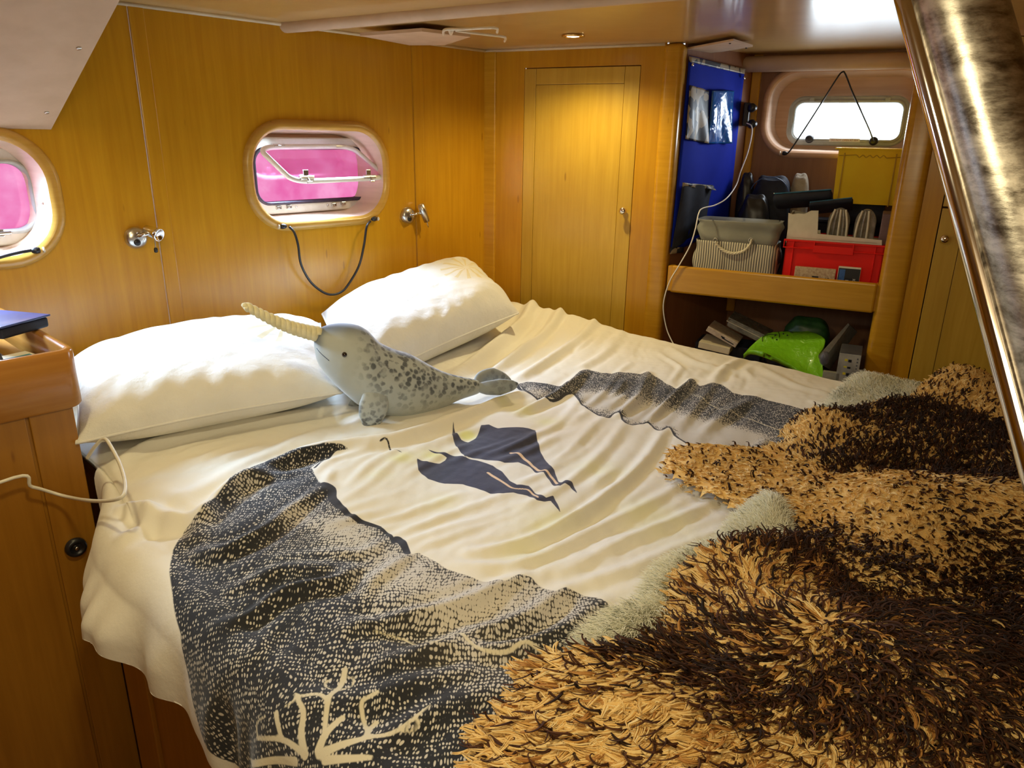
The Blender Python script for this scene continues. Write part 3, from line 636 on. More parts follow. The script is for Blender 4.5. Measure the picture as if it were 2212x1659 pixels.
# thin the mesh where the fur hides it: keep full
idx = np.arange(NA * nb).reshape(NA, nb); Fq = np.stack([idx[:-1, :-1], idx[1:, :-1], idx[1:, 1:], idx[:-1, 1:]], -1).reshape(-1, 4)
def grid_obj(name, V, Fq, m, attrs, parent=None, uv=None, **p):
    V = V.reshape(-1, 3); base = BASE[parent] if parent is not None else np.array([V[:, 0].mean(), V[:, 1].mean(), V[:, 2].min()])
    me = bpy.data.meshes.new(name); n = len(Fq); me.vertices.add(len(V)); me.vertices.foreach_set('co', (V - base).astype(np.float32).ravel())
    me.loops.add(n * 4); me.loops.foreach_set('vertex_index', Fq.astype(np.int32).ravel()); me.polygons.add(n); me.polygons.foreach_set('loop_start', (np.arange(n) * 4).astype(np.int32)); me.polygons.foreach_set('loop_total', np.full(n, 4, np.int32))
    me.update(calc_edges=True); me.polygons.foreach_set('use_smooth', [True] * n)
    for k, v in attrs.items(): at = me.attributes.new(k, 'FLOAT', 'POINT'); at.data.foreach_set('value', np.ascontiguousarray(v, np.float32).ravel())
    me.materials.append(m); o = bpy.data.objects.new(name, me); COL.objects.link(o)
    if parent is not None: o.parent = parent
    else: o.location = base
    BASE[o] = base; return setp(o, **p)
UA, UB = GA, GB
def _duvet(nt, p):
    A = lambda n: N(nt, 'ShaderNodeAttribute', attribute_name=n).outputs['Fac']
    ss = lambda v, a, b: (lambda m: (nt.links.new(v, m.inputs[0]), m.outputs[0])[1])(N(nt, 'ShaderNodeMapRange', interpolation_type='SMOOTHSTEP', i_1=a, i_2=b))
    ua, ub = A('ua'), A('ub'); cb = N(nt, 'ShaderNodeCombineXYZ'); nt.links.new(ua, cb.inputs[0]); nt.links.new(ub, cb.inputs[1])
    mp = N(nt, 'ShaderNodeMapping'); mp.inputs['Rotation'].default_value = (0, 0, math.radians(-42)); nt.links.new(cb.outputs[0], mp.inputs[0])
    wn = N(nt, 'ShaderNodeTexNoise'); wn.inputs['Scale'].default_value = 14; wn.inputs['Detail'].default_value = 3; nt.links.new(mp.outputs[0], wn.inputs['Vector'])
    wsub = N(nt, 'ShaderNodeVectorMath', operation='MULTIPLY_ADD'); nt.links.new(wn.outputs['Color'], wsub.inputs[0]); wsub.inputs[1].default_value = (.035, .035, 0); nt.links.new(mp.outputs[0], wsub.inputs[2])
    sc = N(nt, 'ShaderNodeMapping'); sc.inputs['Scale'].default_value = (118, 215, 1); nt.links.new(wsub.outputs[0], sc.inputs[0])
    vo = N(nt, 'ShaderNodeTexVoronoi', feature='F1'); vo.inputs['Scale'].default_value = 1; vo.inputs['Randomness'].default_value = .42; nt.links.new(sc.outputs[0], vo.inputs['Vector'])
    lt = A('kl'); thr = math_(nt, 'ADD', math_(nt, 'MULTIPLY', lt, .60), .33)
    fr = noise(nt, wsub.outputs[0], 9, 4); thr = math_(nt, 'ADD', thr, math_(nt, 'MULTIPLY', math_(nt, 'SUBTRACT', fr, .5), .35))
    st = ss(math_(nt, 'SUBTRACT', thr, vo.outputs['Distance']), -.06, .10)
    darkc = mix(nt, lt, (.010, .011, .014), (.10, .085, .065)); lightc = mix(nt, fr, (.50, .46, .40), (.66, .62, .54))
    kc = mix(nt, st, darkc, lightc)
    kc = mix(nt, ss(A('crm'), -.0012, .0012), kc, (.66, .60, .44))
    base = mix(nt, noise(nt, cb.outputs[0], 4, 4), (.80, .765, .66), (.86, .83, .74)); base = mix(nt, A('tint'), base, (.80, .80, .33))
    c = mix(nt, ss(A('knit'), -.0015, .0015), base, kc)
    c = mix(nt, ss(A('bird'), -.0006, .0010), c, mix(nt, noise(nt, cb.outputs[0], 60, 3), (.020, .020, .045), (.045, .045, .09)))
    c = mix(nt, ss(A('blk'), -.0008, .0010), c, (.014, .013, .018)); c = mix(nt, ss(A('pea'), -.0008, .0008), c, (.80, .58, .38))
    nt.links.new(c, p.inputs['Base Color'])
    f = noise(nt, cb.outputs[0], 700, 2); f2 = noise(nt, cb.outputs[0], 34, 4); h = math_(nt, 'ADD', math_(nt, 'MULTIPLY', f, .15), f2); bump(nt, p, h, .35, .004)
M_duvet = mat('printed_duvet_cotton', (.85, .8, .7), .88, build=_duvet, Sheen_Weight=.15)
duv = grid_obj('duvet', V, Fq[:, ::-1] if False else Fq, M_duvet, dict(ua=UA, ub=UB, knit=knit, kl=light_, blk=blk, bird=bird, pea=pea, crm=crm, tint=tint),
               label='cream duvet printed with knitted scarf and dark bird shapes, spread over the berth', category='duvet')

# ---------------------------------------------------------------- pillows
def pillow(name, cs, T, label, seed, bulge=(0, 0)):
    """cs: front-left, front-right, back-right, back-left mid-surface corners"""
    n1, n2_ = 110, 80; u = np.linspace(-1, 1, n1); v = np.linspace(-1, 1, n2_); U, W = np.meshgrid(u, v, indexing='ij'); c = [np.array(x, float) for x in cs]
    pin = 1 - .045 * (1 - np.abs(U) ** 2) * 0
    u_ = (U + 1) / 2; w_ = (W + 1) / 2
    P = (c[0] * ((1 - u_) * (1 - w_))[..., None] + c[1] * (u_ * (1 - w_))[..., None] + c[2] * (u_ * w_)[..., None] + c[3] * ((1 - u_) * w_)[..., None])
    n = np.cross(c[1] - c[0], c[3] - c[0]); n /= np.linalg.norm(n); ctr = sum(c) / 4
    # edges bow inwards between the corners
    P += (ctr - P) * (.07 * (1 - U ** 2) * W ** 4 + .05 * (1 - W ** 2) * U ** 4)[..., None]
    prof = ((1 - U ** 4) * (1 - W ** 4)) ** .55; e = 1 - prof
    r = fbm(U * 1., W * 1., 3.2, seed); rad = np.arctan2(W, U)
    wr = .12 * r + .11 * e * np.sin(rad * 24 + 5 * r) * np.clip(prof * 3, 0, 1) + .07 * fbm(U, W, 8, seed + 1, 3)
    Tp = T * prof * (1 + wr); top = P + n * Tp[..., None]; bot = P - n * (T * .62 * prof)[..., None]
    V = np.concatenate([top.reshape(-1, 3), bot.reshape(-1, 3)]); i = np.arange(n1 * n2_).reshape(n1, n2_); q = np.stack([i[:-1, :-1], i[1:, :-1], i[1:, 1:], i[:-1, 1:]], -1).reshape(-1, 4)
    star = np.full((n1, n2_), -1.)
    o = grid_obj(name, V, np.concatenate([q, q[:, ::-1] + n1 * n2_]), M_pillow, dict(pu=np.concatenate([U.ravel(), U.ravel()]), pv=np.concatenate([W.ravel(), W.ravel()])), label=label, category='pillow')
    rim = [P[0, j] for j in range(n2_)] + [P[k, -1] for k in range(1, n1)] + [P[-1, j] for j in range(n2_ - 2, -1, -1)] + [P[k, 0] for k in range(n1 - 2, 0, -1)]
    tube('seam', rim[::2], .0032, M_pillow, o, 6, closed=True); return o
def _pil(nt, p):
    A = lambda n: N(nt, 'ShaderNodeAttribute', attribute_name=n).outputs['Fac']
    du = math_(nt, 'SUBTRACT', A('pu'), .62); dv_ = math_(nt, 'SUBTRACT', A('pv'), .15)
    du = math_(nt, 'MULTIPLY', du, 1.25); r = math_(nt, 'SQRT', math_(nt, 'ADD', math_(nt, 'POWER', du, 2.), math_(nt, 'POWER', dv_, 2.)))
    an = math_(nt, 'ARCTAN2', dv_, du); s = math_(nt, 'ABSOLUTE', math_(nt, 'SINE', math_(nt, 'MULTIPLY', an, 6.)))
    s = math_(nt, 'GREATER_THAN', s, .88); inr = math_(nt, 'LESS_THAN', r, .42); ino = math_(nt, 'GREATER_THAN', r, .05); m = math_(nt, 'MULTIPLY', math_(nt, 'MULTIPLY', s, inr), ino)
    base = ramp_noise(nt, (.76, .74, .68), (.84, .82, .77), 6); nt.links.new(mix(nt, math_(nt, 'MULTIPLY', m, .8), base, (.72, .62, .34)), p.inputs['Base Color'])
    f = noise(nt, mapping(nt, (1, 1, 1)), 900, 2); f2 = noise(nt, mapping(nt, (1, 1, 1)), 26, 5, .6)
    bump(nt, p, math_(nt, 'ADD', math_(nt, 'MULTIPLY', f, .2), math_(nt, 'MULTIPLY', f2, 1.4)), .6, .007)
M_pillow = mat('white_pillow_cotton', (.9, .88, .84), .85, build=_pil, Sheen_Weight=.15)
pillow('pillow', [onz(165, 958, .705), onz(742, 848, .715), L(.93, .12, .725), L(1.72, .09, .745)], .105, 'long white pillow lying beside the wooden cabinet, left of the toy narwhal', 5)
pillow('pillow', [onz(735, 850, .695), onz(1122, 676, .735), L(.13, .06, .815), L(.90, .085, .75)], .118, 'white pillow with faint snowflake print, propped in the corner behind the toy', 11)

# ================================================================ LEFT CABINET
cab = thing('cabinet', 'varnished wooden cabinet with raised rim at the left edge of the berth', 'cabinet', L(2.15, .3, 0))
KZ = .912
def cb(l0, l1, o0, o1, z0, z1, name, m, bev=.003, seg=2, par=None):
    V, Fc = boxg(L((l0 + l1) / 2, (o0 + o1) / 2, (z0 + z1) / 2), -D1 * (l1 - l0) / 2, NL * (o1 - o0) / 2, Z * (z1 - z0) / 2, bev, seg); return mk(name, V, Fc, m, par or cab)
cb(1.850, 2.60, .012, .586, FZ, .80, 'body', M_wood_dk, .012, 3)
cb(1.852, 1.936, .586, .592, FZ, .785, 'corner_stile', M_wood_dk, .002)
dr = cb(1.942, 2.55, .586, .592, -.22, .785, 'door', M_wood_dk, .002)
lathe('knob', [(.013, 0), (.013, .003), (.020, .004), (.0225, .010), (.021, .018), (.014, .022), (.013, .018), (.004, .018)], onp(160, 1178, L(0, .592, 0), NL), NL, M_black, cab, 24, label='black turn knob')
lathe('knob_centre', [(.0045, 0), (.0045, .003), (.002, .0035)], onp(160, 1178, L(0, .592, 0), NL) + NL * .018, NL, M_satin, cab, 14)
M_rim = wood('rim_lipping', (.42, .18, .035), (.50, .23, .05), vert=False, rough=.18)
rr = [(1.828, .602), (2.60, .598), (2.60, .012), (1.828, .012)]
def prismr(poly, r, inset, z0, z1, k=6):
    xs = [p[0] for p in poly]; ys = [p[1] for p in poly]; c = ((min(xs) + max(xs)) / 2, (min(ys) + max(ys)) / 2); hw, hh = (max(xs) - min(xs)) / 2, (max(ys) - min(ys)) / 2
    f = lambda u, o, v: L(u, v, o); R = lambda d, rad: rrect(*c, hw - d, hh - d, rad, k)
    rings = [(R(.004, r), z0), (R(0, r), z0 + .006), (R(0, r), z1 - .006), (R(.003, r), z1 - .001), (R(.008, r), z1), (R(inset - .006, r - .01), z1), (R(inset, r - .012), z1 - .006), (R(inset, r - .012), z0 + .02)]
    return loft(f, rings)
V, Fc = prismr(rr, .030, .020, .785, KZ); fixn(mk('rim', V, Fc, M_rim, cab, smooth=True))
cb(1.87, 2.58, .03, .578, .850, .862, 'tray_floor', M_rim, 0)
# things in the tray
def lbox(name, px, z, dims, rot, m, label, cat, bev=.002, up=0):
    p = onz(*px, z); c, s_ = math.cos(rot), math.sin(rot); x = np.array([c, s_, 0]); y = np.array([-s_, c, 0]); V, Fc = boxg(p + Z * dims[2] / 2, x * dims[0] / 2, y * dims[1] / 2, Z * dims[2] / 2, bev)
    t = thing(name, label, cat, p); o = mk(name + '_cover' if name == 'book' else 'body', V, Fc, m, t); return t, p, x, y
M_paper = mottled('paper', (.70, .66, .55), (.78, .74, .64), 30, .7)
def lcab(name, l, o, z, hl_, ho, hz, rot, m, label, cat, bev=.003, nm='body'):
    c, s_ = math.cos(rot), math.sin(rot); x = -D1 * c + NL * s_; y = D1 * s_ + NL * c; p = L(l, o, z); V, Fc = boxg(p + Z * hz, x * hl_, y * ho, Z * hz, bev, 3)
    t = thing(name, label, cat, p); mk(nm, V, Fc, m, t); return t, p, x, y
t, p, x, y = lcab('leaflet_box', *[float(v) for v in ab(onz(52, 786, .875))], .8625, .035, .060, .012, .2, M_paper, 'small pale carton with blue panel in the cabinet tray', 'box')
mk('printed_panel', *boxg(p + Z * .0245 + y * .0, x * .026, y * .026, Z * .0004, 0), mottled('teal_print', (.05, .22, .30), (.07, .28, .36), 40, .5), t)
t, p, x, y = lcab('paper_pad', *[float(v) for v in ab(onz(-2, 796, .875))], .8625, .05, .07, .008, -.2, mottled('pink_paper', (.72, .58, .55), (.78, .66, .62), 30, .7), 'pinkish paper pad lying in the cabinet tray', 'paper')
c_ = p + Z * .017; tube('pen', [c_ - x * .01 + Z * .004, c_ + y * -.01 + Z * .045], .0028, M_black, None, 8, label='black pen standing among papers in the cabinet tray', category='pen')
mk('lilac_sheet', *boxg(L(2.0, .30, .8630), -D1 * .09, NL * .09, Z * .0008, 0), mottled('lilac_paper', (.45, .42, .62), (.52, .50, .70), 20, .6), None, label='lilac paper sheet lying flat in the cabinet tray', category='paper')
t, p, x, y = lcab('notebook', *[float(v) for v in ab(onz(-22, 712, .914))], .914, .062, .105, .012, .5, M_navy, 'thick black and blue notebook lying across the back of the cabinet rim', 'notebook', .006, 'pages')
mk('cover', *boxg(p + Z * .0275, x * .065, y * .109, Z * .0022, .001), mottled('blue_cover', (.012, .025, .12), (.02, .04, .18), 20, .3, coat=.3), t, label='glossy blue cover')
mk('notebook_stack_base', *boxg(L(2.02, .16, .886), -D1 * .075, NL * .11, Z * .022, .006, 3), M_navy, None, label='dark pouch under the blue notebook in the cabinet tray', category='pouch').name = 'pouch'

# cables by the cabinet
M_cable = mottled('ivory_cable', (.74, .70, .58), (.80, .77, .66), 40, .4)
cp = [L(2.45, .70, .62), onp(0, 1042, L(0, .66, 0), NL), onp(70, 1052, L(0, .65, 0), NL), onp(140, 1072, L(0, .66, 0), NL), onz(200, 1082, .665), onz(255, 1078, .705), onz(271, 1055, .715), onz(262, 1010, .722), onz(240, 965, .735), onz(225, 948, .74), onz(205, 965, .72), onz(188, 990, .69)]
tube('charging_cable', smoothpts(cp, 8), .0036, M_cable, None, 8, label='ivory cable looping past the cabinet corner onto the bedding', category='cable')
cp = [L(1.905, .80, .50), onp(196, 1395, L(1.905, 0, 0), D1), onp(168, 1450, L(1.915, 0, 0), D1), onp(165, 1500, L(1.915, 0, 0), D1), onp(190, 1570, L(1.91, 0, 0), D1), onp(212, 1650, L(1.91, 0, 0), D1), onp(215, 1750, L(1.92, 0, 0), D1)]

tube('floor_cable', smoothpts(cp, 8), .0034, M_cable, None, 8, label='thin pale cable hanging below the duvet edge to the floor', category='cable')

# ================================================================ READING LAMPS, CORDS
def wall_lamp(px, label, style):
    l_, z_ = lpx(*px); c = L(l_, 0, z_); t = thing('reading_lamp', label, 'lamp', c)
    lathe('base', [(.031, 0), (.032, .004), (.030, .012), (.024, .018), (.012, .021), (.003, .022)], c, NL, M_satin, t, 32)
    lathe('switch', [(.009, 0), (.0095, .006), (.007, .008)], c + NL * .017 - Z * .012 - D1 * .004, NL, M_black, t, 18)
    for a, b in ((.0, .016), (-.016, -.004)): lathe('screw', [(.0035, 0), (.003, .003)], c + NL * .018 - D1 * a + Z * b, NL, M_chrome, t, 10)
    if style:   # arm to the right, conical head
        e = c + NL * .035 + D1 * .045 + Z * .008; tube('arm', [c + NL * .018 + Z * .004, c + NL * .03 + D1 * .01 + Z * .006, e], .005, M_chrome, t, 10)
        ax = np.array(e - e) + NL * .12 - D1 * .22 - Z * 1.; ax = NL * .15 + D1 * .32 - Z * 1.; ax /= np.linalg.norm(ax)
        h = lathe('lamp_head', [(.013, -.036), (.0155, -.034), (.0155, -.010), (.0125, .0), (.0115, .034), (.009, .034)][::-1] and [(.010, -.036), (.013, -.034), (.0155, -.004), (.0135, .002), (.0115, .036), (.006, .037)], e + D1 * .012, ax, M_satin, t, 24)
        tube('pull_chain', [e + ax * .036 + D1 * .012, e + ax * .036 + D1 * .018 - Z * .022], .0018, M_satin, t, 6)
    else:
        e = c + NL * .035 + D1 * .040 + Z * .014; tube('arm', [c + NL * .018 + Z * .004, e - D1 * .01], .006, M_chrome, t, 10)
        ax = NL * .8 - D1 * -.35 - Z * .25; ax /= np.linalg.norm(ax)
        lathe('lamp_head', [(.010, -.030), (.014, -.027), (.0185, .012), (.0195, .022), (.017, .023), (.013, .016), (.003, .015)], e, ax, M_chrome, t, 28)
        tube('pull_chain', smoothpts([e - Z * .012, e - Z * .030 + D1 * .001, e - Z * .044], 4), .0015, M_satin, t, 6)
        lathe('pull_weight', [(.004, 0), (.0055, .004), (.0055, .012), (.003, .014)], e - Z * .044, -Z, M_black, t, 12)
    return t
wall_lamp((292, 513), 'chrome reading lamp on the left wall, between the two portholes', 0)
wall_lamp((879, 465), 'small chrome reading lamp with conical head, right of the open porthole', 1)
def cord(name, pts, label, tl, cat='cord', m=None, r=.0042):
    t = thing(name, label, cat, pts[0]); tube('cord_line', smoothpts(pts, 7), r, m or M_black, t, 8)
    for e, d in tl: lathe('toggle', [(.004, -.010), (.008, -.008), (.009, .0), (.006, .010), (.003, .012)], e, d, M_black, t, 12)
    for e, d in tl:
        V, Fc = tubeg([e - d * .016, e - d * .020], .0075, 10); mk('eyelet', V, Fc, M_ivory, t, smooth=True)
    return t
lp = lambda x, y, o: onp(x, y, C0z + o * NL, NL)
cord('shock_cord', [lp(625, 490, .018), lp(636, 503, .03), lp(644, 530, .035), lp(650, 570, .035), lp(668, 605, .035), lp(690, 626, .035), lp(712, 636, .035), lp(735, 632, .035), lp(752, 615, .035), lp(775, 575, .035), lp(786, 530, .035), lp(792, 490, .03), lp(800, 478, .018)], 'black elastic cord hanging in a loop below the open porthole', [(lp(612, 489, .016), D1), (lp(808, 473, .016), -D1)])
cord('shock_cord', [lp(-160, 610, .05), lp(-60, 575, .035), (lp(0, 556, .03)), lp(40, 546, .025), lp(68, 541, .018)], 'black elastic cord stretched below the leftmost porthole', [(lp(78, 541, .018), -D1)])
bp = lambda x, y, t_: onp(x, y, C0z + t_ * N2, N2)
cord('shock_cord', [bp(1700, 332, AB - .02), bp(1712, 318, AB - .03), bp(1760, 245, AB - .035), bp(1806, 172, AB - .03), bp(1819, 156, AB - .022), bp(1826, 160, AB - .022), bp(1842, 200, AB - .03), bp(1860, 240, AB - .035), bp(1880, 285, AB - .02), bp(1886, 305, AB - .0)], 'black cord strung as a triangle across the alcove porthole', [(bp(1695, 331, AB - .022), D2)], r=.0030)
# ================================================================ STEEL POST
def _steel(nt, p):
    v = mapping(nt, (7, 7, 16)); f = noise(nt, v, 3, 7, .72, .3); r = ramp(nt, [(.35, (.16, .14, .11)), (.62, (.62, .58, .50))]); nt.links.new(f, r.inputs[0]); nt.links.new(r.outputs[0], p.inputs['Base Color'])
    r2 = ramp(nt, [(.3, (.28,) * 3), (.7, (.46,) * 3)]); nt.links.new(f, r2.inputs[0]); nt.links.new(r2.outputs[0], p.inputs['Roughness']); bump(nt, p, noise(nt, mapping(nt, (40, 40, 110)), 3, 5, .7, .1), .12, .001)
M_steel = mat('brushed_steel', (.6, .58, .52), .28, 1., build=_steel); M_steelp = mat('polished_steel', (.62, .58, .55), .10, 1.)
def pt(x, y, d): return CAM + ray(x, y) * d
A1, A2 = pt(2075, 0, 1.02), pt(2352, 1000, .93); dd = (A2 - A1) / np.linalg.norm(A2 - A1)
k0 = (ZC - A1[2]) / dd[2]; e0 = A1 + dd * k0; k1_ = (.715 - A1[2]) / dd[2]; e1 = A1 + dd * k1_
post = thing('grab_post', 'leaning brushed steel post crossing the right side of the berth', 'post', e1)
side = np.cross(dd, ray(2100, 300)); side /= np.linalg.norm(side); side = side if side @ _r < 0 else -side
tube('tube', [e0, A1, A2, e1], .041, M_steel, post, 40)
tube('polished_rail', [e0 + side * .047, A1 + side * .047, A2 + side * .047, e1 + side * .047], .0125, M_steelp, post, 20, label='thin polished rail along the post')
lathe('foot_flange', [(.075, 0), (.075, .006), (.05, .012)], e1, -dd, M_steelp, post, 32)

# ================================================================ SHEEPSKINS
def Htop(a, b): return .65 + hl(a, b)
def hill(L_):
    c = [(pab([p])[0], rx, h) for p, rx, h in L_]
    def f(a, b):
        o = np.zeros(np.shape(a))
        for (pa, pb_), rx, h in c: o = o + h * np.exp(-((a - pa) ** 2 + (b - pb_) ** 2) / rx ** 2)
        return o
    return f
def abfar(P, z=.68):
    return np.array([[float(v) for v in ab(onz(x, y, z))] for x, y in P])
def skin(poly, thick, hills, m, parent, edge=.05, name='hide'):
    P = abfar(poly); a0, b0 = P.min(0) - .01; a1, b1 = P.max(0) + .01; st = .008
    A, Bb = np.meshgrid(np.arange(a0, a1, st), np.arange(b0, b1, st), indexing='ij'); sd = sdf(P, A, Bb) + .006 * fbm(A, Bb, 60, 77, 2)
    def hf(a, b, sd): return Htop(a, b) + .004 + thick * (1 - (1 - np.clip(sd / edge, 0, 1)) ** 2) ** .5 * (1 + .12 * fbm(a, b, 14, 5)) + hills(a, b) * smst(0, .06, sd)
    ok = sd > 0; Zt = hf(A, Bb, np.clip(sd, 0, 9)); V = C0z - D1 * A[..., None] + NL * Bb[..., None] + Z * Zt[..., None]
    i = np.arange(A.size).reshape(A.shape); k = (ok[:-1, :-1] & ok[1:, :-1] & ok[1:, 1:] & ok[:-1, 1:]); q = np.stack([i[:-1, :-1], i[1:, :-1], i[1:, 1:], i[:-1, 1:]], -1)[k]
    used = np.unique(q); mp = -np.ones(A.size, int); mp[used] = np.arange(len(used)); o = grid_obj(name, V.reshape(-1, 3)[used], mp[q], m, {}, parent=parent); return P, hf
def sample(P, n, inset=.003, keep=None):
    lo, hi = P.min(0), P.max(0); out = []
    while sum(map(len, out)) < n:
        q = rng.uniform(lo, hi, (n * 2, 2)); sd = sdf(P, q[:, 0], q[:, 1]); m = sd > inset
        # only the part of the berth in front of the camera
        m &= (q[:, 0] > -.35) & (q[:, 0] < 1.92) & (q[:, 1] < 2.75)
        if keep is not None: m &= rng.uniform(0, 1, len(q)) < keep(q[:, 0], q[:, 1])
        out.append(np.c_[q[m], sd[m]])
    return np.vstack(out)[:n]
def hair(name, roots, hf, flow, length, rad, npt, mat_, parent, lift=.5, curl=0., turns=1.5, tipr=.25, jit=.6, lock=1, spread=.003):
    """strands as a hair-curves object; flow(a,b)->angle of the lay in berth coordinates; lock strands share one curl"""
    n = len(roots); a, b, sd = roots.T; z = hf(a, b, sd); e = .004
    na_ = -(hf(a + e, b, sd) - hf(a - e, b, sd)) / (2 * e); nb_ = -(hf(a, b + e, sd) - hf(a, b - e, sd)) / (2 * e)
    th = flow(a, b) + rng.normal(0, jit, n); da, db = np.cos(th), np.sin(th)
    R0 = C0z - D1 * a[:, None] + NL * b[:, None] + Z * (z - .002)[:, None]
    dirh = -D1 * da[:, None] + NL * db[:, None]; nrm = -D1 * na_[:, None] + NL * nb_[:, None] + Z; nrm /= np.linalg.norm(nrm, axis=1)[:, None]
    dirh = dirh - (dirh * nrm).sum(1)[:, None] * nrm; dirh /= np.linalg.norm(dirh, axis=1)[:, None]; sidev = np.cross(nrm, dirh)
    Ln = length * rng.uniform(.6, 1.3, n); t = np.linspace(0, 1, npt)[None, :]; ph = rng.uniform(0, 6.28, n)[:, None]; lf = lift * rng.uniform(.6, 1.4, n)[:, None]
    up = lf * np.sin(np.minimum(t * 1.9, 1.9)) ; fw = t * np.sqrt(np.clip(1 - (lf * .8) ** 2, .05, 1)); tn = turns * rng.uniform(.6, 1.4, n)[:, None]; w_ = 6.283 * tn * t + ph
    cr = curl * rng.uniform(.5, 1.5, n)[:, None] * (.2 + .8 * t)
    P = R0[:, None, :] + dirh[:, None, :] * (Ln[:, None] * fw + cr * np.sin(w_))[..., None] + nrm[:, None, :] * (Ln[:, None] * up * .8 + cr * .5 * (np.cos(w_ * 1.0) + 1) * .6)[..., None] + sidev[:, None, :] * (cr * np.cos(w_) - cr[:, :1] * np.cos(ph) + rng.normal(0, .12, n)[:, None] * Ln[:, None] * t * t)[..., None]
    if lock > 1:
        P = np.repeat(P, lock, 0); n2 = n * lock; of = rng.normal(0, spread, (n2, 2)); k_ = (1 - .8 * t ** 1.2)
        P = P + np.repeat(sidev, lock, 0)[:, None, :] * (of[:, :1] * k_)[..., None] + np.repeat(dirh, lock, 0)[:, None, :] * (of[:, 1:] * k_)[..., None]; n = n2
    rr_ = rad * rng.uniform(.6, 1.3, n)[:, None] * (1 - (1 - tipr) * t ** 2)
    c = bpy.data.hair_curves.new(name); c.add_curves([npt] * n); c.points.foreach_set('position', (P - BASE[parent]).astype(np.float32).ravel()); c.points.foreach_set('radius', np.ascontiguousarray(rr_ * np.ones_like(t), np.float32).ravel())
    c.materials.append(mat_); o = bpy.data.objects.new(name, c); COL.objects.link(o); o.parent = parent; BASE[o] = BASE[parent]; o['kind'] = 'stuff'; return o
def woolm(name, cols, rough=.65):
    def bld(nt, p):
        h = N(nt, 'ShaderNodeHairInfo'); r = ramp(nt, cols); nt.links.new(h.outputs['Random'], r.inputs[0])
        t = mix(nt, math_(nt, 'MULTIPLY', h.outputs['Intercept'], .25), r.outputs[0], tuple(x * .6 for x in cols[0][1])); nt.links.new(t, p.inputs['Base Color'])
    return mat(name, cols[0][1], rough, build=bld, Specular_IOR_Level=.25)
M_gold = woolm('golden_wool', [(0, (.60, .32, .08)), (.3, (.88, .58, .20)), (.8, (.96, .72, .32)), (1, (.98, .82, .46))])
M_goldb = woolm('amber_wool', [(0, (.30, .12, .025)), (.4, (.50, .24, .06)), (1, (.68, .38, .12))])
M_brn = woolm('dark_brown_wool', [(0, (.030, .010, .004)), (.5, (.070, .024, .009)), (1, (.13, .050, .018))])
M_blk = woolm('black_brown_wool', [(0, (.012, .006, .003)), (.6, (.03, .012, .006)), (1, (.07, .028, .011))])
M_pale = woolm('pale_grey_wool', [(0, (.80, .78, .60)), (.3, (.92, .90, .72)), (1, (.98, .97, .84))])
M_paled = woolm('smoky_grey_wool', [(0, (.16, .17, .11)), (1, (.36, .37, .25))])
M_hideg = mottled('hide_wool_base', (.80, .50, .16), (.90, .62, .24), 60, .9, .6, 300)
M_hidep = mottled('hide_pale_base', (.84, .82, .62), (.92, .90, .70), 60, .9, .6, 300)

PA = [(1430, 992), (1445, 965), (1480, 955), (1560, 962), (1640, 962), (1698, 945), (1688, 920), (1720, 892), (1780, 892), (1850, 882), (1935, 872), (1962, 842), (2000, 820), (2060, 815), (2130, 822), (2212, 842), (2300, 880), (2420, 1000), (2500, 1250), (2500, 1420), (2100, 1345), (1900, 1320), (1800, 1290), (1740, 1240), (1700, 1180), (1690, 1125), (1640, 1098), (1600, 1090), (1540, 1066), (1480, 1036), (1440, 1012)]
PB = [(1132, 1450), (1200, 1440), (1300, 1432), (1388, 1412), (1440, 1385), (1450, 1330), (1462, 1270), (1500, 1240), (1560, 1224), (1640, 1214), (1690, 1198), (1722, 1190), (1765, 1210), (1810, 1255), (1900, 1300), (2100, 1320), (2500, 1380), (2700, 1900), (2400, 2600), (1000, 2200), (960, 1800), (1012, 1659), (1062, 1622), (1042, 1580), (1100, 1545), (1142, 1500)]
PC1 = [(1640, 1078), (1672, 1064), (1702, 1095), (1722, 1150), (1745, 1215), (1660, 1240), (1600, 1235), (1500, 1260), (1475, 1300), (1462, 1350), (1452, 1400), (1380, 1440), (1290, 1445), (1244, 1402), (1262, 1368), (1325, 1328), (1398, 1308), (1404, 1268), (1432, 1230), (1500, 1198), (1560, 1180), (1592, 1128), (1615, 1110)]
PC2 = [(1778, 880), (1800, 850), (1832, 822), (1862, 806), (1905, 815), (1960, 826), (2000, 830), (1990, 860), (1950, 890), (1850, 900), (1790, 900)]
hA = hill([((1950, 1130), .13, .050), ((1560, 990), .09, .018), ((1760, 940), .10, .030), ((1900, 900), .10, .035), ((2060, 850), .10, .050), ((2150, 1120), .12, .045), ((1960, 1030), .09, -.045), ((2120, 1020), .10, -.040), ((1830, 1050), .05, -.02), ((1880, 1270), .08, .02), ((2212, 1290), .12, -.03)])
hB = hill([((1560, 1270), .08, .035), ((1700, 1260), .08, .030), ((1850, 1330), .09, -.02), ((2100, 1370), .12, -.035), ((1700, 1450), .12, .035), ((2000, 1520), .13, .04), ((1300, 1560), .12, .02), ((1500, 1500), .06, -.02), ((1480, 1620), .10, .02)])
hC = hill([((1650, 1140), .05, .032), ((1340, 1390), .06, .022), ((1860, 850), .05, .02)])
def place(px, z=.68): return onz(*px, z)
skA = thing('sheepskin', 'golden brown sheepskin with short dark-tipped wool, nearer the alcove', 'sheepskin', place((1900, 1050)))
skB = thing('sheepskin', 'curly long-haired brown sheepskin in the lower right foreground', 'sheepskin', place((1700, 1450)))
skC = thing('sheepskin', 'pale grey-green fluffy sheepskin showing between the two brown ones', 'sheepskin', place((1640, 1180)))
skD = thing('sheepskin', 'pale fluffy wool patch at the far berth edge below the right locker', 'sheepskin', place((1870, 850)))
